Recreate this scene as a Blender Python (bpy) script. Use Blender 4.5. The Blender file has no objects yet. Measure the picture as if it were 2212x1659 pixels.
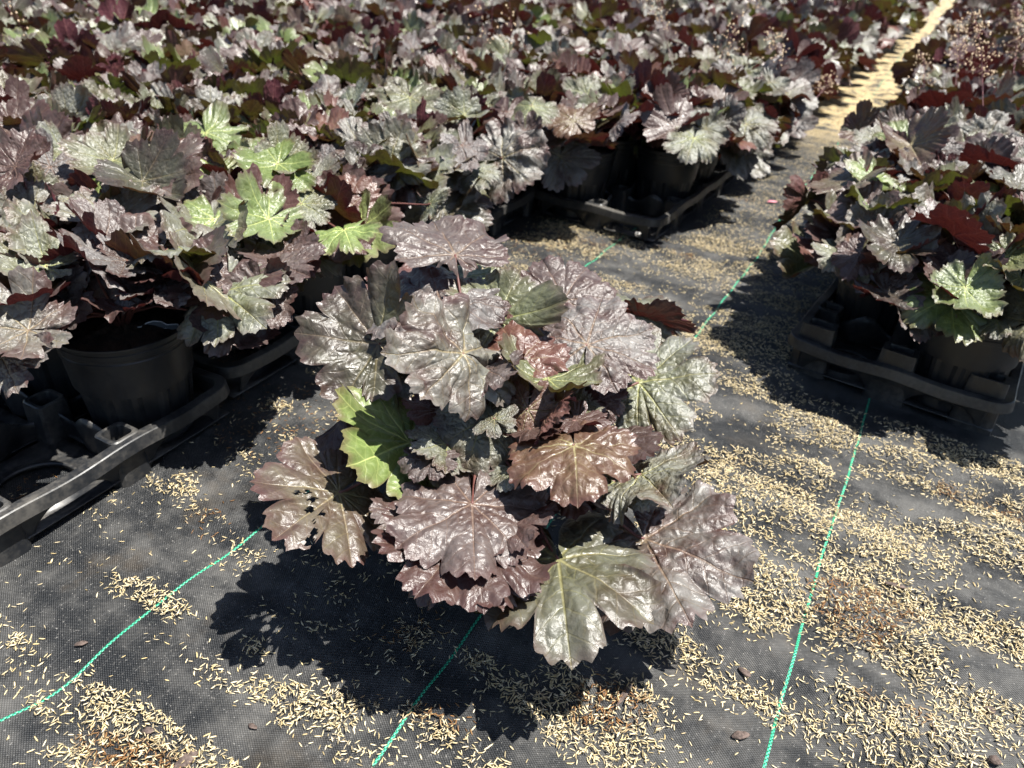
import bpy, math, random
import numpy as np
from math import radians, sin, cos, pi

# ------------------------------------------------------------------ camera, sky, sun
SC = bpy.context.scene
COL = SC.collection
F, PITCH, ROLL, AZ, CAMH = 1620.0, radians(32.35), radians(-3.78), radians(26.94), 0.648
IW, IH = 2212.0, 1659.0
CAMP = np.array([0, 0, CAMH])
_f = np.array([0, cos(PITCH), -sin(PITCH)]); _r0 = np.array([1.0, 0, 0]); _d0 = np.array([0, -sin(PITCH), -cos(PITCH)])
CR = cos(ROLL) * _r0 + sin(ROLL) * _d0
CD = -sin(ROLL) * _r0 + cos(ROLL) * _d0
CF = _f

from mathutils import Matrix
cam = bpy.data.cameras.new("camera"); camo = bpy.data.objects.new("camera", cam); COL.objects.link(camo)
camo.matrix_world = Matrix(((CR[0], -CD[0], -CF[0], 0), (CR[1], -CD[1], -CF[1], 0), (CR[2], -CD[2], -CF[2], CAMH), (0, 0, 0, 1)))
cam.sensor_width = 9.8; cam.lens = 9.8 * F / IW
cam.clip_start = 0.02; cam.clip_end = 500
cam.dof.use_dof = True; cam.dof.focus_distance = 0.74; cam.dof.aperture_fstop = 2.0
SC.camera = camo

SUN_AZ, SUN_EL = radians(98), radians(70)          # azimuth clockwise from the camera's heading (+Y)
world = bpy.data.worlds.new("World"); SC.world = world; world.use_nodes = True
wn = world.node_tree.nodes; wl = world.node_tree.links
sky = wn.new("ShaderNodeTexSky"); sky.sky_type = 'NISHITA'; sky.sun_disc = False
sky.sun_elevation = SUN_EL; sky.sun_rotation = SUN_AZ
bg = wn["Background"]; bg.inputs[1].default_value = 0.055
wl.new(sky.outputs[0], bg.inputs[0])
sun = bpy.data.lights.new("sun", 'SUN'); sun.energy = 5.0; sun.angle = radians(0.53); sun.color = (1, 0.965, 0.90)
suno = bpy.data.objects.new("sun", sun); COL.objects.link(suno)
sd = np.array([sin(SUN_AZ) * cos(SUN_EL), cos(SUN_AZ) * cos(SUN_EL), sin(SUN_EL)])
from mathutils import Vector
suno.rotation_euler = Vector(sd).to_track_quat('Z', 'Y').to_euler()
SC.view_settings.view_transform = 'Standard'; SC.view_settings.look = 'None'
SC.view_settings.exposure = 1.42; SC.view_settings.gamma = 1.0
SC.render.engine = 'CYCLES'
try:
    SC.cycles.use_adaptive_sampling = True; SC.cycles.adaptive_threshold = 0.03; SC.cycles.use_denoising = True; SC.cycles.denoiser = 'OPENIMAGEDENOISE'
    SC.cycles.max_bounces = 5; SC.cycles.diffuse_bounces = 3; SC.cycles.glossy_bounces = 2; SC.cycles.transmission_bounces = 3
    SC.cycles.sample_clamp_indirect = 6
except Exception:
    pass

rng = np.random.default_rng(7); random.seed(7)

# ------------------------------------------------------------------ helpers
def ray(x, y):
    return (x - IW / 2) / F * CR + (y - IH / 2) / F * CD + CF
def at(x, y, z):
    d = ray(x, y); return CAMP + (z - CAMH) / d[2] * d
def project(P):
    q = np.asarray(P, float) - CAMP; zc = q @ CF
    return IW / 2 + F * (q @ CR) / zc, IH / 2 + F * (q @ CD) / zc, zc
TU = np.array([sin(AZ), cos(AZ)]); TV = np.array([cos(AZ), -sin(AZ)])     # u along the stripes, v across
def uv2xy(u, v): return u * TU[0] + v * TV[0], u * TU[1] + v * TV[1]
def xy2uv(x, y): return x * TU[0] + y * TU[1], x * TV[0] + y * TV[1]
def unit(v): return v / (np.linalg.norm(v) + 1e-12)

_tab = np.random.default_rng(3).random((256, 256))
def vnoise(x, y):
    x = np.asarray(x, float); y = np.asarray(y, float)
    xi = np.floor(x).astype(int); yi = np.floor(y).astype(int); fx = x - xi; fy = y - yi
    fx = fx * fx * (3 - 2 * fx); fy = fy * fy * (3 - 2 * fy)
    a = _tab[xi % 256, yi % 256]; b = _tab[(xi + 1) % 256, yi % 256]; c = _tab[xi % 256, (yi + 1) % 256]; d = _tab[(xi + 1) % 256, (yi + 1) % 256]
    return (a * (1 - fx) + b * fx) * (1 - fy) + (c * (1 - fx) + d * fx) * fy
def fbm(x, y, o=3):
    s = 0; a = 0.5; t = 0
    for i in range(o):
        s = s + a * vnoise(x * 2 ** i + 17 * i, y * 2 ** i + 31 * i); t += a; a *= 0.5
    return s / t
def sstep(a, b, x):
    t = np.clip((np.asarray(x, float) - a) / (b - a), 0, 1); return t * t * (3 - 2 * t)

def link(name, data, parent=None, **kw):
    o = bpy.data.objects.new(name, data); COL.objects.link(o)
    if parent is not None: o.parent = parent
    for k, v in kw.items():
        if v is not None: o[k] = v
    return o
def thing(name, label, category, loc=(0, 0, 0), rz=0.0, group=None):
    o = link(name, None, None, label=label, category=category, group=group)
    o.location = loc; o.rotation_euler = (0, 0, rz); o.empty_display_size = 0.02
    return o
def mesh_from(name, V, Fc, mat=None, smooth=True):
    m = bpy.data.meshes.new(name); m.from_pydata([tuple(map(float, v)) for v in V], [], [tuple(int(i) for i in f) for f in Fc])
    if mat: m.materials.append(mat)
    if smooth: m.polygons.foreach_set("use_smooth", [True] * len(m.polygons))
    return m
class MB:
    def __init__(s): s.V = []; s.F = []
    def add(s, V, Fc):
        o = len(s.V); s.V += [tuple(v) for v in V]; s.F += [tuple(i + o for i in f) for f in Fc]
    def box(s, c, d):
        x, y, z = c; a, b, e = d[0] / 2, d[1] / 2, d[2] / 2
        V = [(x + i * a, y + j * b, z + k * e) for k in (-1, 1) for j in (-1, 1) for i in (-1, 1)]
        s.add(V, [(0, 2, 3, 1), (4, 5, 7, 6), (0, 1, 5, 4), (2, 6, 7, 3), (0, 4, 6, 2), (1, 3, 7, 5)])
    def tube(s, P, R, n=6):
        P = [np.asarray(p, float) for p in P]; rings = []
        for i, p in enumerate(P):
            t = unit(P[min(i + 1, len(P) - 1)] - P[max(i - 1, 0)])
            a = unit(np.cross(t, [0.31, 0.2, 0.93])); b = np.cross(t, a)
            r = R[i] if hasattr(R, '__len__') else R
            rings.append([p + r * (cos(2 * pi * k / n) * a + sin(2 * pi * k / n) * b) for k in range(n)])
        V = [v for q in rings for v in q]; Fc = []
        for i in range(len(P) - 1):
            for k in range(n):
                Fc.append((i * n + k, i * n + (k + 1) % n, (i + 1) * n + (k + 1) % n, (i + 1) * n + k))
        Fc.append(tuple(range(n))[::-1]); Fc.append(tuple((len(P) - 1) * n + k for k in range(n)))
        s.add(V, Fc)
    def loft(s, rings, close=True, cap0=False, cap1=False):
        n = len(rings[0]); V = [v for q in rings for v in q]; Fc = []
        for i in range(len(rings) - 1):
            for k in range(n if close else n - 1):
                Fc.append((i * n + k, i * n + (k + 1) % n, (i + 1) * n + (k + 1) % n, (i + 1) * n + k))
        if cap0: Fc.append(tuple(range(n))[::-1])
        if cap1: Fc.append(tuple((len(rings) - 1) * n + k for k in range(n)))
        s.add(V, Fc)
    def mesh(s, name, mat, smooth=True): return mesh_from(name, s.V, s.F, mat, smooth)

# ------------------------------------------------------------------ materials
class NT:
    def __init__(s, name):
        s.m = bpy.data.materials.new(name); s.m.use_nodes = True
        s.t = s.m.node_tree; s.N = s.t.nodes; s.L = s.t.links
        s.b = s.N["Principled BSDF"]; s.out = s.N["Material Output"]
    def put(s, sock, v):
        if isinstance(v, bpy.types.NodeSocket): s.L.new(v, sock)
        elif v is not None:
            if sock.type == 'RGBA' and len(v) == 3: v = (*v, 1)
            sock.default_value = v
    def n(s, typ, ins=None, **props):
        k = s.N.new("ShaderNode" + typ)
        for p, v in props.items(): setattr(k, p, v)
        for i, v in (ins or {}).items(): s.put(k.inputs[i], v)
        return k
    def math(s, op, a, b=None, c=None, clamp=False):
        k = s.n("Math", {0: a, 1: b, 2: c}, operation=op, use_clamp=clamp); return k.outputs[0]
    def mix(s, fac, a, b, typ='MIX'):
        k = s.N.new("ShaderNodeMix"); k.data_type = 'RGBA'; k.blend_type = typ
        s.put(k.inputs[0], fac); s.put(k.inputs[6], a); s.put(k.inputs[7], b); return k.outputs[2]
    def ss(s, x, a, b, lo=0.0, hi=1.0):
        k = s.N.new("ShaderNodeMapRange"); k.interpolation_type = 'SMOOTHSTEP'
        for i, v in enumerate((x, a, b, lo, hi)): s.put(k.inputs[i], v)
        return k.outputs[0]
    def noise(s, vec, scale, detail=2.0, rough=0.5, color=False):
        k = s.n("TexNoise", {"Vector": vec, "Scale": scale, "Detail": detail, "Roughness": rough}); return k.outputs[1 if color else 0]
    def attr(s, name, out="Fac"):
        k = s.n("Attribute", attribute_name=name); return k.outputs[out]
    def vadd(s, a, b):
        return s.n("VectorMath", {0: a, 1: b}, operation='ADD').outputs[0]

def leaf_material():
    m = NT("leaf_blade"); info = m.n("ObjectInfo"); sep = m.n("SeparateColor", {0: info.outputs["Color"]})
    green, red, silver = sep.outputs[0], sep.outputs[1], sep.outputs[2]; tone = info.outputs["Alpha"]; rnd = info.outputs["Random"]
    vt, vd, rho = m.attr("vt"), m.attr("vd"), m.attr("rho")
    uv = m.n("UVMap").outputs[0]
    off = m.n("CombineXYZ", {0: m.math('MULTIPLY', rnd, 41.0), 1: m.math('MULTIPLY', rnd, 17.0), 2: m.math('MULTIPLY', rnd, 9.0)}).outputs[0]
    P = m.vadd(uv, off)
    n1 = m.noise(P, 2.2, 3, 0.55); n2 = m.noise(P, 9.0, 3, 0.6); n3 = m.noise(P, 34.0, 3, 0.65)
    # veins: main ones run to each lobe, side veins branch off them, a net between
    wv = m.ss(rho, 0.0, 1.0, 0.022, 0.009)
    mv = m.math('SUBTRACT', 1.0, m.ss(m.math('DIVIDE', vd, wv), 0.25, 1.0))
    q = m.math('FRACT', m.math('ADD', m.math('DIVIDE', m.math('SUBTRACT', vt, m.math('MULTIPLY', vd, 0.8)), 0.19), m.math('MULTIPLY', n1, 1.1)))
    sdist = m.math('ABSOLUTE', m.math('SUBTRACT', q, 0.5))
    sv = m.math('SUBTRACT', 1.0, m.ss(sdist, 0.015, 0.065))
    Pw = m.vadd(P, m.n("VectorMath", {0: m.noise(P, 7.0, 2, 0.5, True), 1: (0.09, 0.09, 0.0)}, operation='MULTIPLY').outputs[0])
    ve = m.n("TexVoronoi", {"Vector": Pw, "Scale": 9.0}, feature='DISTANCE_TO_EDGE', voronoi_dimensions='2D').outputs[0]
    net = m.math('SUBTRACT', 1.0, m.ss(ve, 0.01, 0.07))
    veins = m.math('MAXIMUM', mv, m.math('MAXIMUM', m.math('MULTIPLY', sv, 0.45), m.math('MULTIPLY', net, 0.22)))
    # colour of the upper side
    g = m.math('ADD', m.math('MULTIPLY', green, m.math('SUBTRACT', 1.45, m.math('MULTIPLY', rho, 0.75))), m.math('MULTIPLY', m.math('SUBTRACT', n1, 0.5), 0.9), clamp=False)
    g = m.math('MULTIPLY', m.math('MINIMUM', m.math('MAXIMUM', g, 0.0), 1.0), m.ss(green, 0.0, 0.15))
    brown = m.mix(n2, (0.030, 0.0180, 0.0165), (0.068, 0.0435, 0.036))
    grn = m.mix(n2, (0.052, 0.078, 0.018), (0.105, 0.140, 0.042))
    c = m.mix(g, brown, grn)
    c = m.mix(m.math('MULTIPLY', red, m.ss(n1, 0.25, 0.75, 0.55, 1.0)), c, (0.110, 0.030, 0.020))
    edge = m.ss(rho, 0.86, 1.0)
    c = m.mix(m.math('MULTIPLY', edge, 0.38), c, (0.075, 0.030, 0.028))
    sil = m.math('MULTIPLY', silver, m.math('MULTIPLY', m.ss(m.math('ADD', n1, m.math('MULTIPLY', n2, 0.35)), 0.45, 0.85), m.math('SUBTRACT', 1.0, m.math('MULTIPLY', veins, 0.8))))
    c = m.mix(m.math('MULTIPLY', sil, 0.62), c, (0.175, 0.175, 0.170))
    c = m.mix(m.math('MULTIPLY', veins, m.math('SUBTRACT', 0.75, m.math('MULTIPLY', rho, 0.45))), c, m.mix(g, (0.17, 0.115, 0.085), (0.33, 0.36, 0.13)))
    c = m.mix(m.math('MULTIPLY', m.ss(n3, 0.62, 0.8), 0.25), c, (0.22, 0.19, 0.16))
    c = m.mix(1.0, c, m.n("CombineColor", {0: tone, 1: tone, 2: tone}).outputs[0], 'MULTIPLY')
    under = m.mix(m.math('MULTIPLY', veins, 0.5), m.mix(n2, (0.034, 0.009, 0.013), (0.075, 0.018, 0.025)), (0.27, 0.11, 0.10))
    under = m.mix(m.math('MULTIPLY', g, 0.30), under, (0.17, 0.16, 0.07))
    back = m.n("NewGeometry").outputs["Backfacing"]
    col = m.mix(back, c, under)
    blister = m.math('MULTIPLY', m.ss(ve, 0.0, 0.40), 0.62)
    h = m.math('ADD', m.math('MULTIPLY', blister, m.ss(rho, 0.05, 0.8, 1.0, 0.55)), m.math('MULTIPLY', n3, 0.44))
    h = m.math('SUBTRACT', h, m.math('ADD', m.math('MULTIPLY', mv, 0.30), m.math('MULTIPLY', sv, 0.14)))
    h = m.math('ADD', h, m.math('MULTIPLY', n2, 0.55))
    bmp = m.n("Bump", {"Strength": m.math('MULTIPLY_ADD', silver, 0.34, 0.32), "Distance": 0.0032, "Height": h})
    m.put(m.b.inputs["Base Color"], col); m.put(m.b.inputs["Normal"], bmp.outputs[0])
    m.put(m.b.inputs["Roughness"], m.math('ADD', m.ss(n2, 0.3, 0.7, 0.33, 0.48), m.math('MULTIPLY', back, 0.2)))
    m.put(m.b.inputs["Specular IOR Level"], m.math('SUBTRACT', 0.55, m.math('MULTIPLY', back, 0.30)))
    tcol = m.mix(g, (0.16, 0.030, 0.022), (0.30, 0.38, 0.05))
    tr = m.n("BsdfTranslucent", {"Color": tcol, "Normal": bmp.outputs[0]})
    mx = m.n("MixShader", {0: 0.075, 1: m.b.outputs[0], 2: tr.outputs[0]})
    m.L.new(mx.outputs[0], m.out.inputs[0]); return m.m

def stem_material():
    m = NT("leaf_stalk"); co = m.n("TexCoord").outputs["Object"]
    n = m.noise(co, 60, 2); m.put(m.b.inputs["Base Color"], m.mix(n, (0.055, 0.018, 0.018), (0.15, 0.055, 0.04)))
    m.put(m.b.inputs["Roughness"], 0.55); return m.m

def plastic_material(name="black_plastic", dust=0.5):
    m = NT(name); co = m.n("TexCoord").outputs["Object"]; geo = m.n("NewGeometry")
    n1 = m.noise(co, 9, 4, 0.6); n2 = m.noise(co, 160, 2, 0.6); n3 = m.noise(co, 36, 3, 0.65)
    nz = m.n("SeparateXYZ", {0: geo.outputs["Normal"]}).outputs[2]
    d = m.math('MULTIPLY', m.ss(m.math('ADD', n1, m.math('MULTIPLY', n2, 0.4)), 0.55, 0.95), m.ss(nz, -0.3, 0.7, 0.35, 1.0))  # dusty grey, heaviest on upward faces, with sunlit tray tops painted in
    d = m.math('ADD', m.math('MULTIPLY', d, dust), m.math('MULTIPLY', m.ss(n3, 0.56, 0.75), 0.16 * dust))
    m.put(m.b.inputs["Base Color"], m.mix(d, (0.011, 0.0122, 0.0145), (0.13, 0.12, 0.105)))
    m.put(m.b.inputs["Roughness"], m.ss(n3, 0.3, 0.7, 0.30, 0.50)); m.put(m.b.inputs["Specular IOR Level"], 0.5)
    b = m.n("Bump", {"Strength": 0.12, "Distance": 0.001, "Height": n2}); m.put(m.b.inputs["Normal"], b.outputs[0]); return m.m

def fabric_material():
    m = NT("woven_fabric"); co = m.n("TexCoord").outputs["Object"]
    rot = m.n("Mapping", {"Vector": co, "Rotation": (0, 0, AZ)}).outputs[0]        # x -> across, y -> along the stripes
    sp = m.n("SeparateXYZ", {0: rot}); X, Y = sp.outputs[0], sp.outputs[1]
    wx = m.math('SINE', m.math('MULTIPLY', X, 2 * pi / 0.0034)); wy = m.math('SINE', m.math('MULTIPLY', Y, 2 * pi / 0.0024))
    weave = m.math('MULTIPLY', wx, wy)
    wp = m.math('ADD', m.math('ABSOLUTE', wx), m.math('ABSOLUTE', wy))
    big = m.noise(m.n('Mapping', {'Vector': rot, 'Scale': (3.2, 9.0, 1)}).outputs[0], 1.0, 4, 0.6); mid = m.noise(rot, 22.0, 4, 0.7); fine = m.noise(rot, 420.0, 2, 0.6); thr = m.noise(m.n("Mapping", {"Vector": rot, "Scale": (700, 16, 1)}).outputs[0], 1.0, 2, 0.6)
    hz = m.n("SeparateXYZ", {0: co}).outputs[2]
    dustf = m.ss(m.math('ADD', m.math('ADD', m.math('MULTIPLY', big, 0.75), m.math('MULTIPLY', mid, 0.65)), m.math('MULTIPLY', hz, 9.0)), 0.60, 1.0)
    c = m.mix(dustf, (0.0075, 0.0085, 0.010), (0.092, 0.089, 0.083))
    c = m.mix(m.math('MULTIPLY', m.ss(weave, 0.0, 0.9), 0.75), c, m.mix(dustf, (0.034, 0.037, 0.041), (0.150, 0.150, 0.148)))
    c = m.mix(m.math('MULTIPLY', m.ss(fine, 0.62, 0.74), 0.6), c, (0.30, 0.29, 0.27))
    c = m.mix(m.math('MULTIPLY', m.ss(thr, 0.55, 0.75), 0.25), c, (0.15, 0.15, 0.15))
    stain = m.ss(m.noise(rot, 7.0, 3, 0.5), 0.62, 0.72)
    c = m.mix(m.math('MULTIPLY', stain, 0.55), c, (0.016, 0.014, 0.012))
    c = m.mix(m.math('MULTIPLY', m.ss(m.noise(rot, 13.0, 4, 0.65), 0.56, 0.74), 0.35), c, (0.085, 0.066, 0.045))
    # far off, where single husks can no longer be told apart, they colour the cloth of the aisle
    dist = m.n("VectorMath", {0: co}, operation='LENGTH').outputs[1] if False else m.n("VectorMath", {0: co}, operation='LENGTH').outputs["Value"]
    husk = m.math('MULTIPLY', m.ss(dist, 2.6, 3.6), m.ss(m.noise(m.n("Mapping", {"Vector": rot, "Scale": (15, 15, 1)}).outputs[0], 1.0, 4, 0.65), 0.38, 0.52))
    c = m.mix(husk, c, m.mix(m.noise(rot, 120, 2), (0.32, 0.24, 0.12), (0.60, 0.48, 0.27)))
    m.put(m.b.inputs["Base Color"], c); m.put(m.b.inputs["Roughness"], m.ss(dustf, 0, 1, 0.50, 0.80)); m.put(m.b.inputs["Specular IOR Level"], 0.32)
    b = m.n("Bump", {"Strength": 0.8, "Distance": 0.0009, "Height": m.math('ADD', weave, m.math('MULTIPLY', fine, 0.6))})
    m.put(m.b.inputs["Normal"], b.outputs[0]); return m.m

def stripe_material():
    m = NT("green_thread"); uv = m.n("UVMap").outputs[0]; sp = m.n("SeparateXYZ", {0: uv})
    w = m.math('MULTIPLY', m.math('SINE', m.math('MULTIPLY', sp.outputs[1], 2 * pi / 0.0046)), m.math('SINE', m.math('MULTIPLY', sp.outputs[0], 2 * pi * 1.0)))
    c = m.mix(m.ss(w, -0.45, 0.25), (0.008, 0.075, 0.045), (0.035, 0.40, 0.215))
    m.put(m.b.inputs["Base Color"], c); m.put(m.b.inputs["Roughness"], 0.4)
    b = m.n("Bump", {"Strength": 0.5, "Distance": 0.0008, "Height": w}); m.put(m.b.inputs["Normal"], b.outputs[0]); return m.m

def husk_material():
    m = NT("rice_husk"); c = m.attr("tint", "Color"); co = m.n("TexCoord").outputs["Object"]
    n = m.noise(co, 500, 2)
    m.put(m.b.inputs["Base Color"], m.mix(1.0, c, m.mix(n, (0.75, 0.75, 0.75), (1, 1, 1)), 'MULTIPLY'))
    m.put(m.b.inputs["Roughness"], 0.5); m.put(m.b.inputs["Specular IOR Level"], 0.4); return m.m
def husk_object_material():
    m = NT("rice_husk_loose"); c = m.n("ObjectInfo").outputs["Color"]
    m.put(m.b.inputs["Base Color"], c); m.put(m.b.inputs["Roughness"], 0.5); m.put(m.b.inputs["Specular IOR Level"], 0.4); return m.m

def simple_material(name, a, b, scale=60, rough=0.7, bump=0.4, dist=0.002, spec=0.4):
    m = NT(name); co = m.n("TexCoord").outputs["Object"]; n = m.noise(co, scale, 4, 0.65)
    m.put(m.b.inputs["Base Color"], m.mix(m.ss(n, 0.3, 0.7), a, b)); m.put(m.b.inputs["Roughness"], rough); m.put(m.b.inputs["Specular IOR Level"], spec)
    k = m.n("Bump", {"Strength": bump, "Distance": dist, "Height": n}); m.put(m.b.inputs["Normal"], k.outputs[0]); return m.m

M_LEAF = leaf_material(); M_STEM = stem_material(); M_PLAST = plastic_material("tray_plastic", 0.7); M_POT = plastic_material("pot_plastic", 0.16)
M_CLOTH = fabric_material(); M_STRIPE = stripe_material(); M_HUSK = husk_material(); M_HUSKO = husk_object_material()
M_SOIL = simple_material("potting_soil", (0.012, 0.008, 0.005), (0.06, 0.035, 0.02), 90, 0.9, 0.9, 0.006)
M_BARK = simple_material("bark", (0.035, 0.024, 0.020), (0.13, 0.095, 0.08), 220, 0.85, 0.8, 0.002)
M_PETAL = simple_material("pink_petal", (0.42, 0.13, 0.17), (0.60, 0.26, 0.30), 120, 0.6, 0.2)
M_FLOWER = simple_material("cream_floret", (0.42, 0.27, 0.16), (0.72, 0.58, 0.40), 300, 0.6, 0.1)
M_FSTEM = simple_material("flower_stem", (0.05, 0.014, 0.020), (0.12, 0.03, 0.035), 90, 0.5, 0.1)
M_TAG = simple_material("black_card", (0.008, 0.010, 0.010), (0.012, 0.014, 0.014), 80, 0.35, 0.05)
M_PRINT = simple_material("white_print", (0.62, 0.62, 0.62), (0.72, 0.72, 0.72), 80, 0.5, 0.0)
M_GOLD = simple_material("yellow_print", (0.65, 0.55, 0.25), (0.75, 0.65, 0.35), 80, 0.5, 0.0)

# ------------------------------------------------------------------ ground
def under_block(u, v):
    """1 in the open cloth, 0 under the trays"""
    a = sstep(-0.80, -0.70, v) * sstep(1.72, 1.60, u)
    b = sstep(-0.46, -0.40, v)
    open_l = np.maximum(a, b)
    open_r = 1 - sstep(-0.10, -0.04, v) * sstep(1.10, 1.18, u)
    return open_l * open_r
def ground_h(x, y):
    u, v = xy2uv(x, y)
    wob = 0.10 * fbm(u * 3.2 + 4, v * 2.6 + 9, 2) + 0.06 * v
    ph = (u + wob) / 0.118
    rid = 0.5 + 0.5 * np.sin(2 * pi * ph) * (0.55 + 0.9 * fbm(u * 5, v * 3 + 40, 2))
    amp = 0.0035 + 0.0085 * sstep(-0.40, 0.05, v) * (0.5 + 0.5 * fbm(u * 2.5, v * 2.5, 2))
    big = 0.010 * (fbm(u * 2.1 + 70, v * 2.1 + 5, 2) - 0.4)
    return under_block(u, v) * (amp * rid + big)

def axis_coords(a, b, step, far):
    core = np.arange(a, b + step / 2, step); out = []; d = step * 2; x = b
    while x < far: x += d; d *= 1.28; out.append(x)
    lo = []; d = step * 2; x = a
    while x > -far: x -= d; d *= 1.28; lo.append(x)
    return np.array(lo[::-1] + list(core) + out)
gx = axis_coords(-0.95, 1.25, 0.0085, 150); gy = axis_coords(0.15, 1.9, 0.0085, 150)
GX, GY = np.meshgrid(gx, gy)
GZ = ground_h(GX, GY) * sstep(6, 3, np.hypot(GX, GY))
nx, ny = len(gx), len(gy)
idx = np.arange(nx * ny).reshape(ny, nx)
gm = bpy.data.meshes.new("ground")
gm.vertices.add(nx * ny); gm.vertices.foreach_set("co", np.stack([GX, GY, GZ], -1).astype(np.float32).ravel())
Q = np.stack([idx[:-1, :-1], idx[:-1, 1:], idx[1:, 1:], idx[1:, :-1]], -1).reshape(-1, 4)
gm.loops.add(Q.size); gm.loops.foreach_set("vertex_index", Q.ravel().astype(np.int32))
gm.polygons.add(len(Q)); gm.polygons.foreach_set("loop_start", np.arange(0, Q.size, 4, dtype=np.int32)); gm.polygons.foreach_set("use_smooth", np.ones(len(Q), bool))
gm.update(calc_edges=True); gm.materials.append(M_CLOTH)
ground = link("ground", gm, None, kind="structure", label="dusty black woven weed cloth with green marker threads")

# green marker threads woven into the cloth, through the places where they show
def smooth_poly(pts, step=0.004):
    pts = np.array(pts); d = np.r_[0, np.cumsum(np.linalg.norm(np.diff(pts, axis=0), axis=1))]
    s = np.arange(0, d[-1], step)
    P = np.stack([np.interp(s, d, pts[:, 0]), np.interp(s, d, pts[:, 1])], -1)
    k = 19; ker = np.hanning(k + 2)[1:-1]; ker /= ker.sum()
    pad = np.concatenate([P[:1] + (P[:1] - P[1:2]) * np.arange(k // 2, 0, -1)[:, None], P, P[-1:] + (P[-1:] - P[-2:-1]) * np.arange(1, k // 2 + 1)[:, None]])
    return np.stack([np.convolve(pad[:, i], ker, 'valid') for i in (0, 1)], -1)
STRIPES = [
    [(-120, 1625), (0, 1560), (95, 1513), (180, 1443), (310, 1320), (415, 1245), (545, 1152), (720, 1010), (1000, 780), (1290, 555), (1400, 470)],
    [(805, 1650), (850, 1590), (930, 1475), (1060, 1305), (1190, 1125), (1335, 935), (1520, 705), (1640, 550), (1700, 450), (1830, 285), (1960, 100)],
    [(1640, 1690), (1680, 1540), (1730, 1360), (1775, 1200), (1815, 1080), (1830, 1035), (1868, 900), (1925, 700)]]
for S in STRIPES:
    P = smooth_poly([at(x, y, 0.004)[:2] for x, y in S])
    T = np.gradient(P, axis=0); T /= np.linalg.norm(T, axis=1)[:, None]; Nn = np.stack([T[:, 1], -T[:, 0]], -1)
    V = []; Fc = []; w = 0.0014
    for i in range(len(P)):
        for k, o in enumerate((-1, 0, 1)):
            q = P[i] + Nn[i] * o * w; V.append((q[0], q[1], ground_h(q[0], q[1]) + (0.0006 if o == 0 else 0.0003)))
    for i in range(len(P) - 1):
        for k in range(2): Fc.append((3 * i + k, 3 * i + k + 1, 3 * i + k + 4, 3 * i + k + 3))
    me = mesh_from("marker_thread", V, Fc, M_STRIPE)
    uvl = me.uv_layers.new(name="UVMap"); vi = np.array([l.vertex_index for l in me.loops])
    uvl.data.foreach_set("uv", np.stack([(vi % 3) * 0.5, (vi // 3) * 0.004], -1).astype(np.float32).ravel())
    link("marker_thread", me, ground)

# ------------------------------------------------------------------ rice husks strewn on the cloth
def husk_shape():
    """a slender boat-shaped husk, 1 long, along x, lying on z=0"""
    V = [(-0.5, 0, 0.06)]; Fc = []
    for x, w, z in ((-0.26, 0.090, 0.090), (0.16, 0.100, 0.100)):
        V += [(x, -w, 0.05), (x, 0, z), (x, w, 0.05), (x, 0, -0.01)]
    V.append((0.5, 0.02, 0.05))
    for k in range(4):
        Fc.append((0, 1 + (k + 1) % 4, 1 + k)); Fc.append((1 + k, 1 + (k + 1) % 4, 5 + (k + 1) % 4)); Fc.append((1 + k, 5 + (k + 1) % 4, 5 + k)); Fc.append((9, 5 + k, 5 + (k + 1) % 4))
    return np.array(V, float), np.array(Fc, int)
HV, HF = husk_shape()
BLOBS = []
for px_, py_, ru, rv, am in ((430, 1450, .016, .060, .42), (300, 1590, .030, .052, .46), (240, 1650, .02, .04, .45), (570, 1490, .014, .040, .38), (640, 1545, .016, .030, .4), (725, 1545, .022, .022, .42), (20, 1470, .012, .030, .35), (75, 1530, .010, .020, .3),
    (460, 1640, .02, .04, .4), (770, 1640, .02, .04, .36), (900, 1370, .020, .026, .42), (1010, 1420, .010, .04, .28), (1140, 1510, .012, .045, .40), (1030, 1310, .012, .03, .4), (1230, 1480, .012, .04, .36), (930, 1560, .012, .02, .3),
    (230, 1062, .016, .030, .42), (400, 1050, .018, .036, .46), (200, 1110, .012, .025, .4), (600, 870, .018, .04, .46), (690, 830, .016, .05, .42), (520, 975, .012, .02, .3), (370, 1310, .012, .03, .36), (470, 1215, .008, .03, .3), (560, 1400, .016, .024, .42), (430, 1090, .02, .03, .42), (330, 1040, .012, .04, .4), (270, 1000, .012, .03, .42), (560, 930, .02, .03, .4), (620, 950, .014, .03, .36), (650, 800, .02, .03, .4), (120, 1220, .01, .02, .3), (300, 1180, .012, .02, .3), (330, 1250, .01, .02, .3),
    (1380, 1520, .02, .05, .45), (1430, 1390, .014, .04, .42), (1250, 1600, .018, .04, .3), (1330, 1570, .02, .02, .35)):
    g_ = at(px_, py_, 0.004); BLOBS.append((*xy2uv(g_[0], g_[1]), ru, rv, am))
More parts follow.
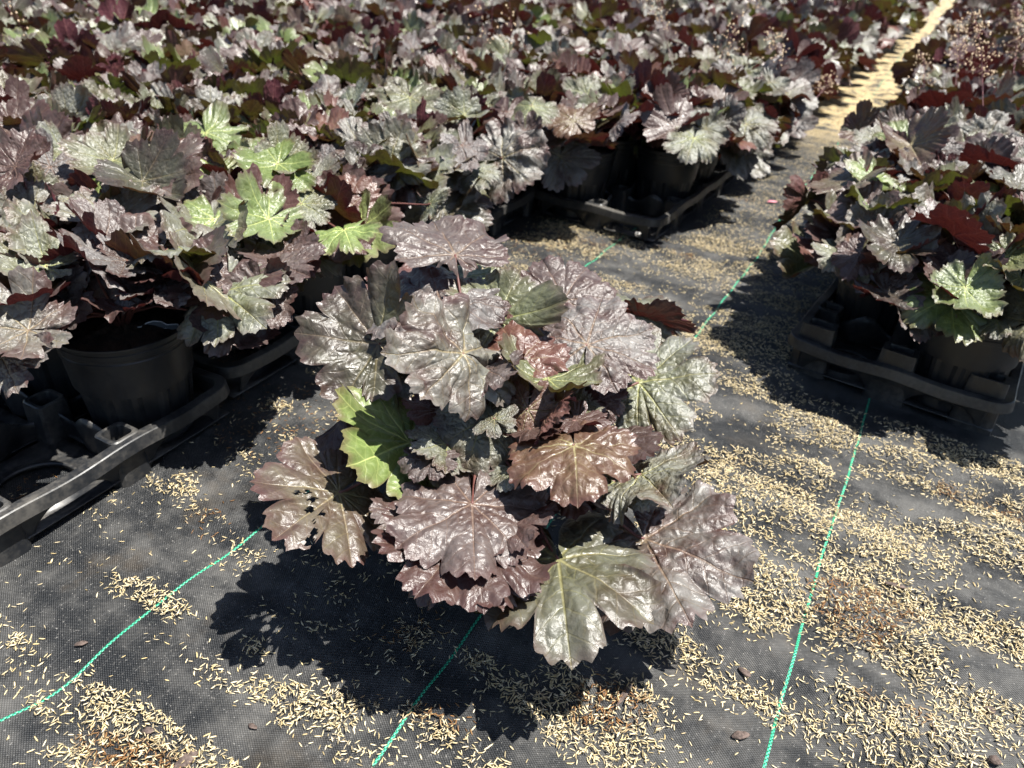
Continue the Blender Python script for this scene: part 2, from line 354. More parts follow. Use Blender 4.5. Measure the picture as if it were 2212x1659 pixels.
def husk_density(u, v):
    wob = 0.10 * fbm(u * 3.2 + 4, v * 2.6 + 9, 2) + 0.06 * v
    ph = (u + wob) / 0.118
    valley = 0.5 - 0.5 * np.sin(2 * pi * ph - 0.6)
    n = fbm(u * 19 + 3, v * 8.5 + 8, 4); n2 = fbm(u * 4 + 31, v * 4 + 1, 2)
    blob = 0.0
    for bu, bv, ru, rv, am in BLOBS: blob = np.maximum(blob, am * np.exp(-((u - bu) / (1.15 * ru)) ** 2 - ((v - bv) / (1.1 * rv)) ** 2))
    side = 0.30 * sstep(-0.45, 0.02, v) + 0.26 * sstep(1.1, 1.9, u) - 0.22 * sstep(-0.12, -0.28, v) * sstep(0.9, 0.6, u)
    n = n + 0.55 * (fbm(u * 60 + 9, v * 45 + 5, 2) - 0.5) * 0.5
    f = n + 0.16 * (valley - 0.5) + 0.32 * (n2 - 0.5) + side * 0.62 + blob * (0.55 + 0.9 * fbm(u * 34 + 2, v * 26 + 7, 2))
    return np.where(f > 0.57, 0.14 + 0.86 * sstep(0.55, 0.84, f), 0.012 + 0.128 * sstep(0.36, 0.57, f) ** 2)
def scatter_husks():
    out = []
    for (u0, u1, v0, v1, rho) in ((-0.15, 1.15, -0.76, 0.72, 115000), (1.15, 1.75, -0.80, 0.0, 76000), (1.75, 4.2, -0.47, 0.0, 24000)):
        n = int((u1 - u0) * (v1 - v0) * rho); u = rng.uniform(u0, u1, n); v = rng.uniform(v0, v1, n)
        d = husk_density(u, v)
        if u0 > 1.7: d = np.maximum(d, 0.45)
        keep = rng.random(n) < d * under_block(u, v); u, v = u[keep], v[keep]
        x, y = uv2xy(u, v); px, py, zc = project_many(x, y, ground_h(x, y))
        m = (zc > 0.1) & (px > -160) & (px < IW + 160) & (py > -60) & (py < IH + 160)
        out.append(np.stack([x[m], y[m]], -1))
    return np.concatenate(out)
def project_many(x, y, z):
    q = np.stack([x, y, z - CAMH], -1); zc = q @ CF
    return IW / 2 + F * (q @ CR) / zc, IH / 2 + F * (q @ CD) / zc, zc
P = scatter_husks()
# small heaps lying inside the empty cells of the trays and on the tray lip
extra = []
for (u, v, r, n) in ((0.705, -0.855, 0.060, 330), (0.37, -0.83, 0.045, 46), (0.64, -0.70, 0.10, 300), (1.5, -0.68, 0.12, 420)):
    a = rng.uniform(0, 2 * pi, n); rr = r * np.sqrt(rng.random(n)); x, y = uv2xy(u + rr * np.cos(a), v + rr * np.sin(a)); extra.append(np.stack([x, y], -1))
P = np.concatenate([P] + extra); n = len(P)
ang = rng.uniform(0, 2 * pi, n); ln = rng.uniform(0.0050, 0.0085, n); pit = rng.normal(0, 0.22, n); rol = rng.normal(0, 0.5, n)
u_, v_ = xy2uv(P[:, 0], P[:, 1]); dens = husk_density(u_, v_)
lift = rng.random(n) ** 1.5 * 0.0055 * dens
wet = sstep(0.66, 0.76, fbm(u_ * 11 + 50, v_ * 9 + 20, 3)) * (rng.random(n) < 0.55); wet[-sum(len(e) for e in extra):] = (rng.random(sum(len(e) for e in extra)) < 0.7)
dry = np.array([0.58, 0.45, 0.22]); pale = np.array([0.76, 0.65, 0.44]); brn = np.array([0.23, 0.115, 0.040])
t = rng.random(n)[:, None]; tint = dry * (1 - t) + pale * t; tint = tint * (1 - wet[:, None]) + brn * wet[:, None]; tint *= (rng.uniform(0.72, 1.08, n) * np.where(rng.random(n) < 0.14, 0.55, 1.0))[:, None]
pxx, pyy, zc = project_many(P[:, 0], P[:, 1], np.zeros(n))
near = np.argsort(zc + 10 * ((pxx < 20) | (pxx > IW - 20) | (pyy > IH - 15) | (dens > 0.2)))
single = near[:300]; rest = np.setdiff1d(np.arange(n), single)
Zg = ground_h(P[:, 0], P[:, 1])
Lh = HV[None] * ln[:, None, None] * np.stack([np.ones(n), rng.uniform(0.65, 1.2, n), rng.uniform(0.5, 1.3, n)], -1)[:, None, :]
Lh[..., 1] += rng.normal(0, 0.22, n)[:, None] * Lh[..., 0] ** 2 / ln[:, None]; Lh[..., 2] += rng.normal(0.05, 0.18, n)[:, None] * Lh[..., 0] ** 2 / ln[:, None]
ca, sa = np.cos(ang)[:, None], np.sin(ang)[:, None]; cr, sr = np.cos(rol)[:, None], np.sin(rol)[:, None]; cp, sp_ = np.cos(pit)[:, None], np.sin(pit)[:, None]
X, Y, Z = Lh[..., 0], Lh[..., 1], Lh[..., 2]
Y, Z = Y * cr - Z * sr, Y * sr + Z * cr
X, Z = X * cp - Z * sp_, X * sp_ + Z * cp
X, Y = X * ca - Y * sa, X * sa + Y * ca
W = np.stack([X + P[:, 0:1], Y + P[:, 1:2], Z + (Zg + lift + 0.0004)[:, None]], -1)[rest]
hm = bpy.data.meshes.new("rice_husks"); k = len(rest)
hm.vertices.add(k * 10); hm.vertices.foreach_set("co", W.astype(np.float32).ravel())
FF = (HF[None] + (np.arange(k) * 10)[:, None, None]).reshape(-1, 3)
hm.loops.add(FF.size); hm.loops.foreach_set("vertex_index", FF.ravel().astype(np.int32))
hm.polygons.add(len(FF)); hm.polygons.foreach_set("loop_start", np.arange(0, FF.size, 3, dtype=np.int32)); hm.polygons.foreach_set("use_smooth", np.ones(len(FF), bool))
hm.update(calc_edges=True); hm.materials.append(M_HUSK)
ca_ = hm.color_attributes.new("tint", 'FLOAT_COLOR', 'POINT')
ca_.data.foreach_set("color", np.repeat(np.c_[tint[rest], np.ones(k)], 10, 0).astype(np.float32).ravel())
link("rice_husks", hm, None, kind="stuff", label="straw-coloured rice husks strewn in drifts over the black cloth", category="rice husks")
h1 = mesh_from("rice_husk", HV, HF, M_HUSKO)
for i in single:
    o = link("rice_husk", h1, None, label="single loose rice husk lying apart on the black cloth", category="rice husk", group="loose rice husks lying apart from the drifts")
    o.location = (P[i, 0], P[i, 1], Zg[i] + 0.0004); o.rotation_euler = (rol[i] * 0.5, pit[i] * 0.5, ang[i]); o.scale = (ln[i],) * 3; o.color = (*tint[i], 1)
print("husks", n)

# ------------------------------------------------------------------ bark chips, twig, fallen petals
def chip(label, px, py, L, Wd, rot, seed, mat=M_BARK, name="bark_chip", cat="bark chip", thick=0.35, group=None):
    r = np.random.default_rng(seed); n = 9; rings = []
    for i, x in enumerate(np.linspace(-0.5, 0.5, 6)):
        w = (1 - (2 * abs(x)) ** 2.5 * 0.75) * r.uniform(0.8, 1.15)
        rings.append([(x * L, cos(2 * pi * k / n) * Wd / 2 * w * r.uniform(0.85, 1.15), Wd * thick * w * (0.45 + 0.5 * sin(2 * pi * k / n)) * r.uniform(0.8, 1.2)) for k in range(n)])
    b = MB(); b.loft(rings, True, True, True); p = at(px, py, 0.006)
    o = link(name, b.mesh(name, mat), None, label=label, category=cat, group=group); o.location = (p[0], p[1], ground_h(p[0], p[1]) + 0.002); o.rotation_euler = (0, 0, rot); return o
chip("thick grey bark chip in the husk drift beside the marker thread end", 400, 1640, 0.024, 0.011, 0.9, 1)
chip("small dark bark chip in the husk drift near the thick grey one", 318, 1575, 0.011, 0.007, 0.2, 2)
chip("thin flat grey wood splinter standing out of the husks below the lone plant", 1348, 1508, 0.036, 0.006, 1.0, 3, name="wood_splinter", cat="splinter")
chip("black lump of soil among husks between thread and cloth fold", 2140, 1760 * IW / 2500 + 100, 0.012, 0.010, 0.0, 4, name="soil_lump", cat="soil lump", thick=0.6)
chip("brown bark flake lying flat close to the straight marker thread", 1607, 1455, 0.014, 0.008, -0.8, 5)
chip("dark oblong bark chip at the straight marker thread's near end", 1595, 1603, 0.018, 0.009, 0.2, 6)
chip("long brown bark strip on husks across the straight thread", 1935, 1265, 0.026, 0.006, -0.3, 7)
chip("round dark bark chip in the husk band beyond the thread", 2140, 1532, 0.013, 0.009, 0.3, 8)
chip("thin dark twig lying alone on grey cloth near the thread", 2010, 1660 - 70, 0.020, 0.0022, 1.3, 9, name="twig", cat="twig")
chip("small brown bark crumb on bare cloth left over from the drifts", 175, 1390, 0.012, 0.006, 0.4, 10)
chip("reddish wood crumb on cloth beside the lone plant's shadow", 545, 1758 * IW / 2500 + 10, 0.010, 0.005, -0.4, 11)
for i, (px, py, L, r) in enumerate(((1668, 437, 0.030, 0.2), (1705, 421, 0.026, 0.9), (1722, 414, 0.02, -0.5))):
    chip(("wide pink fallen petal on the husk-covered aisle", "crumpled pink fallen petal beside the marker thread in the aisle", "small pink fallen petal next to the crumpled one")[i], px, py, L, 0.014, r, 30 + i, M_PETAL, "fallen_petal", "petal", 0.25, "fallen petals in the aisle")

# ------------------------------------------------------------------ pot
PH = 0.165
def pot_meshes():
    nt = 144; rings = []; zs = list(np.linspace(0.004, 0.018, 3)) + list(np.linspace(0.022, 0.108, 12)) + list(np.linspace(0.111, 0.134, 7))
    rr = lambda z: 0.0625 + (0.0765 - 0.0625) * z / 0.134
    rings.append([(0.0600 * cos(2 * pi * k / nt), 0.0600 * sin(2 * pi * k / nt), 0.0) for k in range(nt)])
    for z in zs:
        q = []
        for k in range(nt):
            t = 2 * pi * k / nt; a = (t * 12 / (2 * pi)) % 1 - 0.5; half = 0.33; top = 0.128
            s = z - (top - 0.02); lim = half if s < 0 else half * math.sqrt(max(0, 1 - (s / 0.02) ** 2))
            ins = 1 / (1 + math.exp(-(lim - abs(a)) * 60)) if z > 0.016 and lim > 0 else 0
            r = rr(z) - 0.0034 * ins; q.append((r * cos(t), r * sin(t), z))
        rings.append(q)
    body = MB(); body.loft(rings, True, True)
    prof = [(0.0765, 0.134), (0.0792, 0.1355), (0.0796, 0.142), (0.0786, 0.1432), (0.0786, 0.1462), (0.0799, 0.1475), (0.0803, 0.1545), (0.0793, 0.1555), (0.0793, 0.158), (0.0830, 0.1595), (0.0838, 0.1625), (0.0834, 0.1648), (0.0815, 0.1652), (0.0797, 0.1640), (0.0770, 0.120), (0.0745, 0.09)]
    rim = MB(); nt2 = 72; rim.loft([[(r * cos(2 * pi * k / nt2), r * sin(2 * pi * k / nt2), z) for k in range(nt2)] for r, z in prof])
    soil = MB(); R = np.random.default_rng(5); rings = []
    for r in (0.0775, 0.06, 0.04, 0.02, 0.002):
        rings.append([(r * cos(2 * pi * k / 30), r * sin(2 * pi * k / 30), 0.148 + 0.004 * R.normal() * (r < 0.07) + 0.01 * (1 - r / 0.078)) for k in range(30)])
    soil.loft(rings, True, False, True)
    return body.mesh("pot", M_POT), rim.mesh("rim", M_POT), soil.mesh("soil", M_SOIL)
POT_BODY, POT_RIM, POT_SOIL = pot_meshes()

# ------------------------------------------------------------------ carry trays (2 x 4 pots)
TP = 0.163; TW, TL = 0.336, 0.658; RZ = 0.064
def rrect(w, l, r, n=6, per=10):
    P = []
    for cx, cy, a0 in ((w / 2 - r, l / 2 - r, 0), (-w / 2 + r, l / 2 - r, pi / 2), (-w / 2 + r, -l / 2 + r, pi), (w / 2 - r, -l / 2 + r, 1.5 * pi)):
        for k in range(n + 1):
            a = a0 + pi / 2 * k / n; P.append((cx + r * cos(a), cy + r * sin(a), cos(a), sin(a)))
    Q = []
    for i, p in enumerate(P):                                      # refine the straight runs
        q = P[(i + 1) % len(P)]; d = math.hypot(q[0] - p[0], q[1] - p[1]); m = max(1, int(d / 0.015))
        for k in range(m):
            t = k / m; Q.append(tuple(p[j] * (1 - t) + q[j] * t for j in range(4)))
    return Q
def tray_meshes():
    loop = rrect(TW, TL, 0.028)
    def dip(x, y):                                                  # the lip sags a little between the posts
        if abs(abs(x) - TW / 2) < 0.004: return 0.004 * (0.5 + 0.5 * cos(2 * pi * (y / TP - 0.5)))
        if abs(abs(y) - TL / 2) < 0.004: return 0.004 * (0.5 + 0.5 * cos(2 * pi * (x / TP - 0.5)))
        return 0.0
    prof = [(-0.0125, -0.006), (-0.0120, 0.0012), (-0.0112, 0.0022), (0.0008, 0.0022), (0.0024, 0.0012), (0.0030, -0.001), (0.0052, -0.015), (0.0038, -0.0152), (0.0012, -0.001), (-0.0108, -0.0006)]
    rim = MB(); rim.loft([[(x + nx_ * o, y + ny_ * o, RZ - dip(x, y) + z) for o, z in prof] for x, y, nx_, ny_ in loop + loop[:1]], True)
    walls = []
    for side in range(4):
        long = side % 2 == 0; Ls = TL if long else TW; n = int((Ls - 0.05) / 0.004); b = MB(); V = []; rows = 7
        for i in range(n + 1):
            s = -Ls / 2 + 0.025 + (Ls - 0.05) * i / n
            c = ((s / TP + (0.0 if (4 if long else 2) % 2 == 0 else 0.5)) % 1) - 0.5     # 0 at the middle of a cell
            arch = 0.042 * math.sqrt(max(0.0, 1 - (c / 0.33) ** 2)) if abs(c) < 0.33 else 0.0
            arch = min(arch, 0.036)
            xx = -0.004 - (0.010 if True else 0)
            for j in range(rows):
                t = j / (rows - 1); z = (RZ - 0.004) * (1 - t) + arch * t
                off = -0.003 - 0.012 * (1 - z / RZ)
                d = (TW if long else TL) / 2 + off; sgn = 1 if side < 2 else -1
                V.append((sgn * d, s, z) if long else (s, sgn * d, z))
        Fc = [(i * rows + j, (i + 1) * rows + j, (i + 1) * rows + j + 1, i * rows + j + 1) for i in range(n) for j in range(rows - 1)]
        b.add(V, Fc); walls.append(b.mesh("side_wall", M_PLAST))
    def sq(w, r, z):
        return [(x, y, z) for x, y, _, _ in [p for p in rr4(w, r)]]
    def rr4(w, r):
        out = []
        for cx, cy, a0 in ((1, 1, 0), (-1, 1, pi / 2), (-1, -1, pi), (1, -1, 1.5 * pi)):
            for k in range(4):
                a = a0 + pi / 2 * k / 3; out.append((cx * (w / 2 - r) + r * cos(a), cy * (w / 2 - r) + r * sin(a), 0, 0))
        return out
    post = MB(); H = RZ + 0.003
    post.loft([sq(0.046, 0.010, 0.0), sq(0.041, 0.008, H - 0.004), sq(0.040, 0.008, H - 0.001), sq(0.037, 0.008, H + 0.0005), sq(0.0285, 0.006, H), sq(0.027, 0.006, H - 0.003), sq(0.023, 0.005, 0.012)], True, False, False)
    tall = MB(); H = RZ + 0.026
    tall.loft([[(x * 1.25, y * 0.8, z) for x, y, z in q] for q in (sq(0.052, 0.010, 0.0), sq(0.043, 0.007, H - 0.004), sq(0.042, 0.007, H), sq(0.030, 0.005, H), sq(0.028, 0.005, H - 0.004), sq(0.024, 0.004, 0.012))])
    div = MB(); n = 26; V = []; rows = 6
    for i in range(n + 1):
        s = i / n; x = -0.066 + 0.132 * s; top = 0.040 + 0.030 * math.exp(-((s - 0.55) / 0.22) ** 2) + 0.012 * math.exp(-((s - 0.0) / 0.12) ** 2)
        yy = 0.007 * sin(2 * pi * s * 1.5)
        for j in range(rows):
            t = j / (rows - 1); V.append((x, yy * (1 - 0.3 * t) + 0.006 * (1 - t) ** 3, top * t + 0.004 * (1 - t)))
    lip = []
    div.add(V, [(i * rows + j, (i + 1) * rows + j, (i + 1) * rows + j + 1, i * rows + j + 1) for i in range(n) for j in range(rows - 1)])
    fl = MB(); nt = 40; ring = lambda r, z: [(r * cos(2 * pi * k / nt), r * sin(2 * pi * k / nt), z) for k in range(nt)]
    def sqr(h, z): return [(max(-h, min(h, 1.5 * h * cos(2 * pi * k / nt))), max(-h, min(h, 1.5 * h * sin(2 * pi * k / nt))), z) for k in range(nt)]
    fl.loft([ring(0.046, 0.006), ring(0.0465, 0.011), ring(0.049, 0.011), ring(0.051, 0.0065), ring(0.066, 0.007), sqr(0.0775, 0.012)])
    return rim.mesh("rim", M_PLAST), walls, post.mesh("post", M_PLAST), tall.mesh("post", M_PLAST), div.mesh("divider", M_PLAST), fl.mesh("cell_floor", M_PLAST)
TR_RIM, TR_WALLS, TR_POST, TR_TALL, TR_DIV, TR_FLOOR = tray_meshes()
for m_ in [TR_RIM, TR_POST, TR_TALL, POT_BODY, POT_RIM] + TR_WALLS: m_.set_sharp_from_angle(angle=radians(28))
def solid(o, t):
    m = o.modifiers.new("thickness", 'SOLIDIFY'); m.thickness = t; m.offset = 0; return o
def tray(u0, vr, rot, label, inner=True, tall=False, group=None):
    """u0: near end, vr: the edge on the aisle side (right-hand for the left block), rot: turn in degrees"""
    cx, cy = uv2xy(u0 + TL / 2, vr - TW / 2)
    t = thing("carry_tray", label, "tray", (cx, cy, 0), -AZ + radians(rot), group)
    link("rim", TR_RIM, t)
    for w in TR_WALLS: solid(link("side_wall", w, t), 0.0018)
    P = [(sx * (TW / 2 - 0.027), k * TP) for sx in (-1, 1) for k in (-1, 0, 1)] + [(0, sy * (TL / 2 - 0.027)) for sy in (-1, 1)] + [(0, k * TP) for k in (-1, 0, 1)]
    for x, y in P:
        o = link("post", TR_TALL if tall and abs(x) < 0.01 else TR_POST, t); o.location = (x, y, 0)
    if tall:
        for sx in (-1, 1):
            o = link("post", TR_TALL, t); o.location = (sx * (TW / 2 - 0.040), -TL / 2 + 0.032, 0)
    if inner:
        for i in (-1, 1):
            for k in (-1, 0, 1):
                o = solid(link("divider", TR_DIV, t), 0.002); o.location = (i * TP / 2, k * TP, 0)
        for i in (-0.5, 0.5):
            for k in (-1.5, -0.5, 0.5, 1.5):
                o = solid(link("cell_floor", TR_FLOOR, t), 0.0015); o.location = (i * TP, k * TP, 0)
            for k in (-1.5, -0.5, 0.5, 1.5):
                if i > 0:
                    o = solid(link("divider", TR_DIV, t), 0.002); o.location = (0, k * TP, 0); o.rotation_euler = (0, 0, pi / 2)
    def cell(i, k):                                                 # i: 0 far column, 1 aisle column; k from the near end
        lx, ly = (-0.5 + i) * TP, (k - 1.5) * TP; a = -AZ + radians(rot)
        return cx + lx * cos(a) - ly * sin(a), cy + lx * sin(a) + ly * cos(a)
    return cell
TRAYG = "carry trays along the aisle edges"
L1 = tray(-0.053, -0.745, 0.5, "black plastic tray with one bare cell beside the pot with the tag")
L2 = tray(0.622, -0.772, 0.0, "black plastic tray holding husks in its bare near cell, behind the tagged pot")
F1 = tray(1.620, -0.458, -2.5, "black plastic tray whose bare corner juts into the husk-covered aisle")
R1 = tray(1.195, 0.268, -6.0, "shaded black plastic tray with tall hollow posts and arched skirt across the aisle", True, True)
AISLE = [tray(u, v, r, "black plastic tray under dense plants along the far aisle", False, False, TRAYG) for u, v, r in ((2.30, -0.440, -0.5), (2.97, -0.450, 0), (3.64, -0.450, 0), (4.31, -0.45, 0))]
AISLER = [tray(u, v, r, "black plastic tray under dense plants along the far aisle", False, False, TRAYG) for u, v, r in ((1.88, 0.335, -2), (2.56, 0.345, 0), (3.24, 0.345, 0))]

# ------------------------------------------------------------------ leaves
def leaf_mesh(seed, k=9, nr=13, dep=None, cup=0.0, fold=0.0, bend=0.5, bendx=0.3, curl=0.25, pleat=0.035, lump=0.06, wide=1.0, holes=(), teeth=True, curls=None, basal=1.0):
    """a palmate, lobed leaf: stalk joint at the origin, middle lobe towards +y, about 1 long. Returns mesh and tip position"""
    r = np.random.default_rng(seed)
    base = np.array([-143, -96, -48, 0, 48, 96, 143.0]) + r.normal(0, 4.5, 7); ln = np.array([0.80, 0.90, 0.96, 1.0, 0.96, 0.90, 0.80]) * r.uniform(0.90, 1.08, 7); ln[3] = 1.0
    ln[[0, 6]] *= basal; ln[[1, 5]] *= 0.5 + 0.5 * basal; dep = dep if dep is not None else r.uniform(0.15, 0.30)
    ang = np.radians(base); mids = 0.5 * (ang[1:] + ang[:-1]); a0, a1 = np.radians(-174.0), np.radians(174.0)
    brk = [a0]; own = []
    for i in range(7):
        brk += [ang[i]] + ([mids[i]] if i < 6 else [a1])
    th = []
    for i in range(len(brk) - 1): th += list(np.linspace(brk[i], brk[i + 1], k, endpoint=False))
    th.append(a1); th = np.array(th)
    lob = np.searchsorted(mids, th, side='right'); lob = np.clip(lob, 0, 6)
    half = np.empty_like(th)
    for i, t in enumerate(th):
        l = lob[i]; lo = mids[l - 1] if l > 0 else a0; hi = mids[l] if l < 6 else a1
        half[i] = (ang[l] - lo) if t < ang[l] else (hi - ang[l])
    dl = (th - ang[lob]); a = np.clip(np.abs(dl) / half, 0, 1)
    # meet at the sinuses: lobe outline falls from its own length to the smaller shared sinus radius
    sin_r = np.array([min(ln[i], ln[i + 1]) * (1 - dep * r.uniform(0.8, 1.15)) for i in range(6)]); sin_r = np.r_[0.36, sin_r, 0.36]
    tgt = np.where(dl < 0, sin_r[lob], sin_r[np.minimum(lob + 1, 7)])
    R = ln[lob] + (tgt - ln[lob]) * (0.34 * a ** 2.2 + 0.66 * a ** 9)
    if teeth:
        nt_ = 2.5; f = (a * nt_ + 0.5) % 1; tj = r.uniform(0.7, 1.3, 40)[(np.floor(a * nt_ + 0.5).astype(int) + 3 * lob + 20 * (dl < 0)) % 40]; R = R * (1 - 0.068 * tj * np.abs(2 * f - 1) ** 2.0 * (0.55 + 0.45 * (1 - a))) * (1 + 0.022 * np.exp(-((f - 0.5) / 0.10) ** 2))
        R *= 1 + 0.006 * r.normal(size=len(R))
    rs = (np.arange(1, nr + 1) / nr) ** 0.85; rs[-1] = 1.0
    T, S = np.meshgrid(th, rs, indexing='ij'); Rr = R[:, None] * S
    x = Rr * np.sin(T) * wide; y = Rr * np.cos(T)
    A = np.broadcast_to(a[:, None], S.shape); Lb = np.broadcast_to(lob[:, None], S.shape)
    cl = np.array(curls) if curls is not None else r.normal(0, curl, 7)
    s = Rr
    ox, oy = r.uniform(4, 90, 2)
    ruf = r.uniform(0.16, 0.36); z = pleat * s * np.sin(pi * A) + ruf * S ** 3 * (fbm(T * 2.1 + ox, S * 1.5 + oy, 2) - 0.5) + 0.35 * ruf * S ** 4 * (fbm(T * 6 + oy, S * 2 + ox, 2) - 0.5) + cup * s * s + fold * np.abs(x)
    cw = np.clip((S - 0.35) / 0.65, 0, 1) ** 2
    lobw = (1 - A ** 2); z = z + cl[Lb] * cw * (0.35 + 0.65 * lobw) * 0.55
    z = z + lump * s * 4.0 * (fbm(x * 2.4 + ox, y * 2.4 + oy, 2) - 0.5) + lump * 0.9 * (fbm(x * 7 + oy, y * 7 + ox, 2) - 0.5)
    V = np.stack([x, y, z], -1)
    if abs(bendx) > 1e-3:
        Rc = 1 / bendx; ph = V[..., 0] * bendx; V = np.stack([np.sin(ph) * (Rc + V[..., 2]), V[..., 1], np.cos(ph) * (Rc + V[..., 2]) - Rc], -1)
    if abs(bend) > 1e-3:
        Rc = 1 / bend; ph = V[..., 1] * bend; V = np.stack([V[..., 0], np.sin(ph) * (Rc + V[..., 2]), np.cos(ph) * (Rc + V[..., 2]) - Rc], -1)
    nth = len(th); mid_i = 7 * k
    tip = V[mid_i, -1].copy()
    e = math.atan2(tip[2], tip[1]); c_, s_ = cos(-e), sin(-e)      # lay the chord to the tip along +y
    V = np.stack([V[..., 0], V[..., 1] * c_ - V[..., 2] * s_, V[..., 1] * s_ + V[..., 2] * c_], -1); V = V / np.linalg.norm(tip)
    verts = np.concatenate([[[0, 0, 0]], V.reshape(-1, 3)]); flat = np.concatenate([[[0, 0]], np.stack([x, y], -1).reshape(-1, 2)])
    vt = np.r_[0, (Rr * np.cos(dl)[:, None]).ravel()]; vd = np.r_[0, np.abs(Rr * np.sin(dl)[:, None]).ravel()]; rho = np.r_[0, S.ravel()]
    I = 1 + np.arange(nth * nr).reshape(nth, nr)
    faces = [(0, I[i + 1, 0], I[i, 0]) for i in range(nth - 1)]
    for i in range(nth - 1):
        for j in range(nr - 1): faces.append((I[i, j], I[i + 1, j], I[i + 1, j + 1], I[i, j + 1]))
    if len(holes):
        keep = []
        for fc in faces:
            c = flat[list(fc)].mean(0)
            if not any((c[0] - hx) ** 2 + ((c[1] - hy) * 0.8) ** 2 < hr * hr for hx, hy, hr in holes): keep.append(fc)
        faces = keep
    me = mesh_from("leaf", verts, faces, M_LEAF)
    for nm, arr in (("vt", vt), ("vd", vd), ("rho", rho)):
        at_ = me.attributes.new(nm, 'FLOAT', 'POINT'); at_.data.foreach_set("value", arr.astype(np.float32))
    uvl = me.uv_layers.new(name="UVMap"); vi = np.empty(len(me.loops), np.int32); me.loops.foreach_get("vertex_index", vi)
    uvl.data.foreach_set("uv", flat[vi].astype(np.float32).ravel())
    return me
# check of the winding: upper side up
def frame(J, axis, nh, L, wf=1.0):
    y = unit(axis); x = unit(np.cross(y, nh)); z = np.cross(x, y)
    return Matrix(((x[0] * L * wf, y[0] * L, z[0] * L, J[0]), (x[1] * L * wf, y[1] * L, z[1] * L, J[1]), (x[2] * L * wf, y[2] * L, z[2] * L, J[2]), (0, 0, 0, 1))), z
TONES = {  # green, red, silver, tone
    'brown': (0.05, 0.10, 0.35, 1.0), 'dark': (0.0, 0.10, 0.08, 0.72), 'silver': (0.10, 0.05, 1.0, 1.05), 'olive': (0.45, 0.05, 0.45, 1.0),
    'green': (1.0, 0.0, 0.15, 1.15), 'pale': (0.42, 0.0, 0.95, 1.15), 'rust': (0.08, 0.75, 0.2, 1.0), 'bronze': (0.15, 0.50, 0.2, 1.0), 'moss': (0.30, 0.05, 0.5, 0.92), 'purple': (0.0, 0.34, 0.25, 0.80), 'shade_slate': (0.12, 0.0, 0.30, 0.62), 'lime': (1.0, 0.0, 0.0, 1.6)}  # the slaty tone puts shade and sky reflection into the leaf colour
def tone(name, r, jit=0.08):
    t = TONES[name]; return (min(1, max(0, t[0] + r.normal(0, jit))), min(1, max(0, t[1] + r.normal(0, jit * 0.6))), min(1, max(0, t[2] + r.normal(0, jit * 1.5))), t[3] * r.uniform(0.88, 1.12))

def petiole_pts(C, J, z, n=9):
    d = J - C; L = np.linalg.norm(d); up = np.array([0, 0, 1.0]); out = unit(np.array([d[0], d[1], 0]) + 1e-6)
    p1 = C + up * 0.45 * L + out * 0.12 * L; p2 = J - z * 0.18 * L - 0.12 * L * out + up * 0.05 * L
    return [(1 - t) ** 3 * C + 3 * (1 - t) ** 2 * t * p1 + 3 * (1 - t) * t * t * p2 + t ** 3 * J for t in np.linspace(0, 1, n)]

def tip_on_ray(J, tx, ty, L, near):
    d = unit(ray(tx, ty)); m = J - CAMP; b = m @ d; c = m @ m - L * L; disc = b * b - c
    if disc < 0: return CAMP + d * b
    return CAMP + d * (b - math.sqrt(disc) if near else b + math.sqrt(disc))
def hint(h, J):
    toc = unit(CAMP - J)
    if isinstance(h, (int, float)): return unit(np.array([0, 0, 1.0]) * (1 - h) + toc * h)
    return unit(np.array(h, float))

def seen_leaf(plant, C, jx, jy, zj, tx, ty, L, near=1, h=0.35, tn='brown', seed=None, wf=1.0, pet=True, mesh=None, **kw):
    """a leaf whose stalk joint is at height zj and whose tip points at the given direction; L is its length in metres"""
    seed = seed if seed is not None else int(jx * 7 + jy * 13)
    r = np.random.default_rng(seed); J = at(jx, jy, zj); tip = tip_on_ray(J, tx, ty, L, near); ax = tip - J
    me = mesh or leaf_mesh(seed, **kw)
    Mx, z = frame(J, ax, hint(h, J), np.linalg.norm(ax), wf)
    o = link("leaf", me, plant); o.matrix_world = Mx if plant is None else Matrix.Translation(-plant.location) @ Mx
    o.color = tone(tn, r)
    if pet:
        b = MB(); n = 10; b.tube(petiole_pts(C, J, z, n), list(np.linspace(0.0021, 0.0014, n)), 6)
        V = np.array(b.V); Mi = np.array(Mx.inverted())
        V = V @ Mi[:3, :3].T + Mi[:3, 3]
        link("petiole", mesh_from("petiole", V, b.F, M_STEM), o)
    return o

# ------------------------------------------------------------------ the plant standing alone
CB = at(1025, 1205, 0)
lone = thing("potted_plant", "bronze purple coral bells plant standing alone on the open cloth", "plant", (CB[0], CB[1], 0.003))
link("pot", POT_BODY, lone); _p = lone.children[0]; link("rim", POT_RIM, _p); link("soil", POT_SOIL, lone)
CC = np.array([CB[0], CB[1], 0.155])
def LL(*a, **k): return seen_leaf(lone, CC, *a, **k)
HI = dict(k=18, nr=17)
LL(983, 550, .330, 938, 478, .088, near=0, h=(0.0, 0.16, 1), basal=0.42, tn='brown', bend=0.30, bendx=0.25, curl=0.10, wide=1.08, seed=11, **HI)
LL(1005, 600, .285, 1010, 560, .050, near=0, h=0.55, tn='green', seed=12, bend=0.2, **HI)
LL(818, 742, .262, 722, 618, .088, near=0, h=(-0.15, -0.80, 0.50), tn='dark', bend=0.15, bendx=-0.45, fold=0.10, curl=0.08, pleat=0.05, seed=13, wide=1.0, **HI)
LL(1000, 764, .290, 815, 728, .088, near=1, h=0.50, tn='silver', bend=0.25, bendx=0.25, curl=0.10, lump=0.12, seed=14, wide=0.80, **HI)
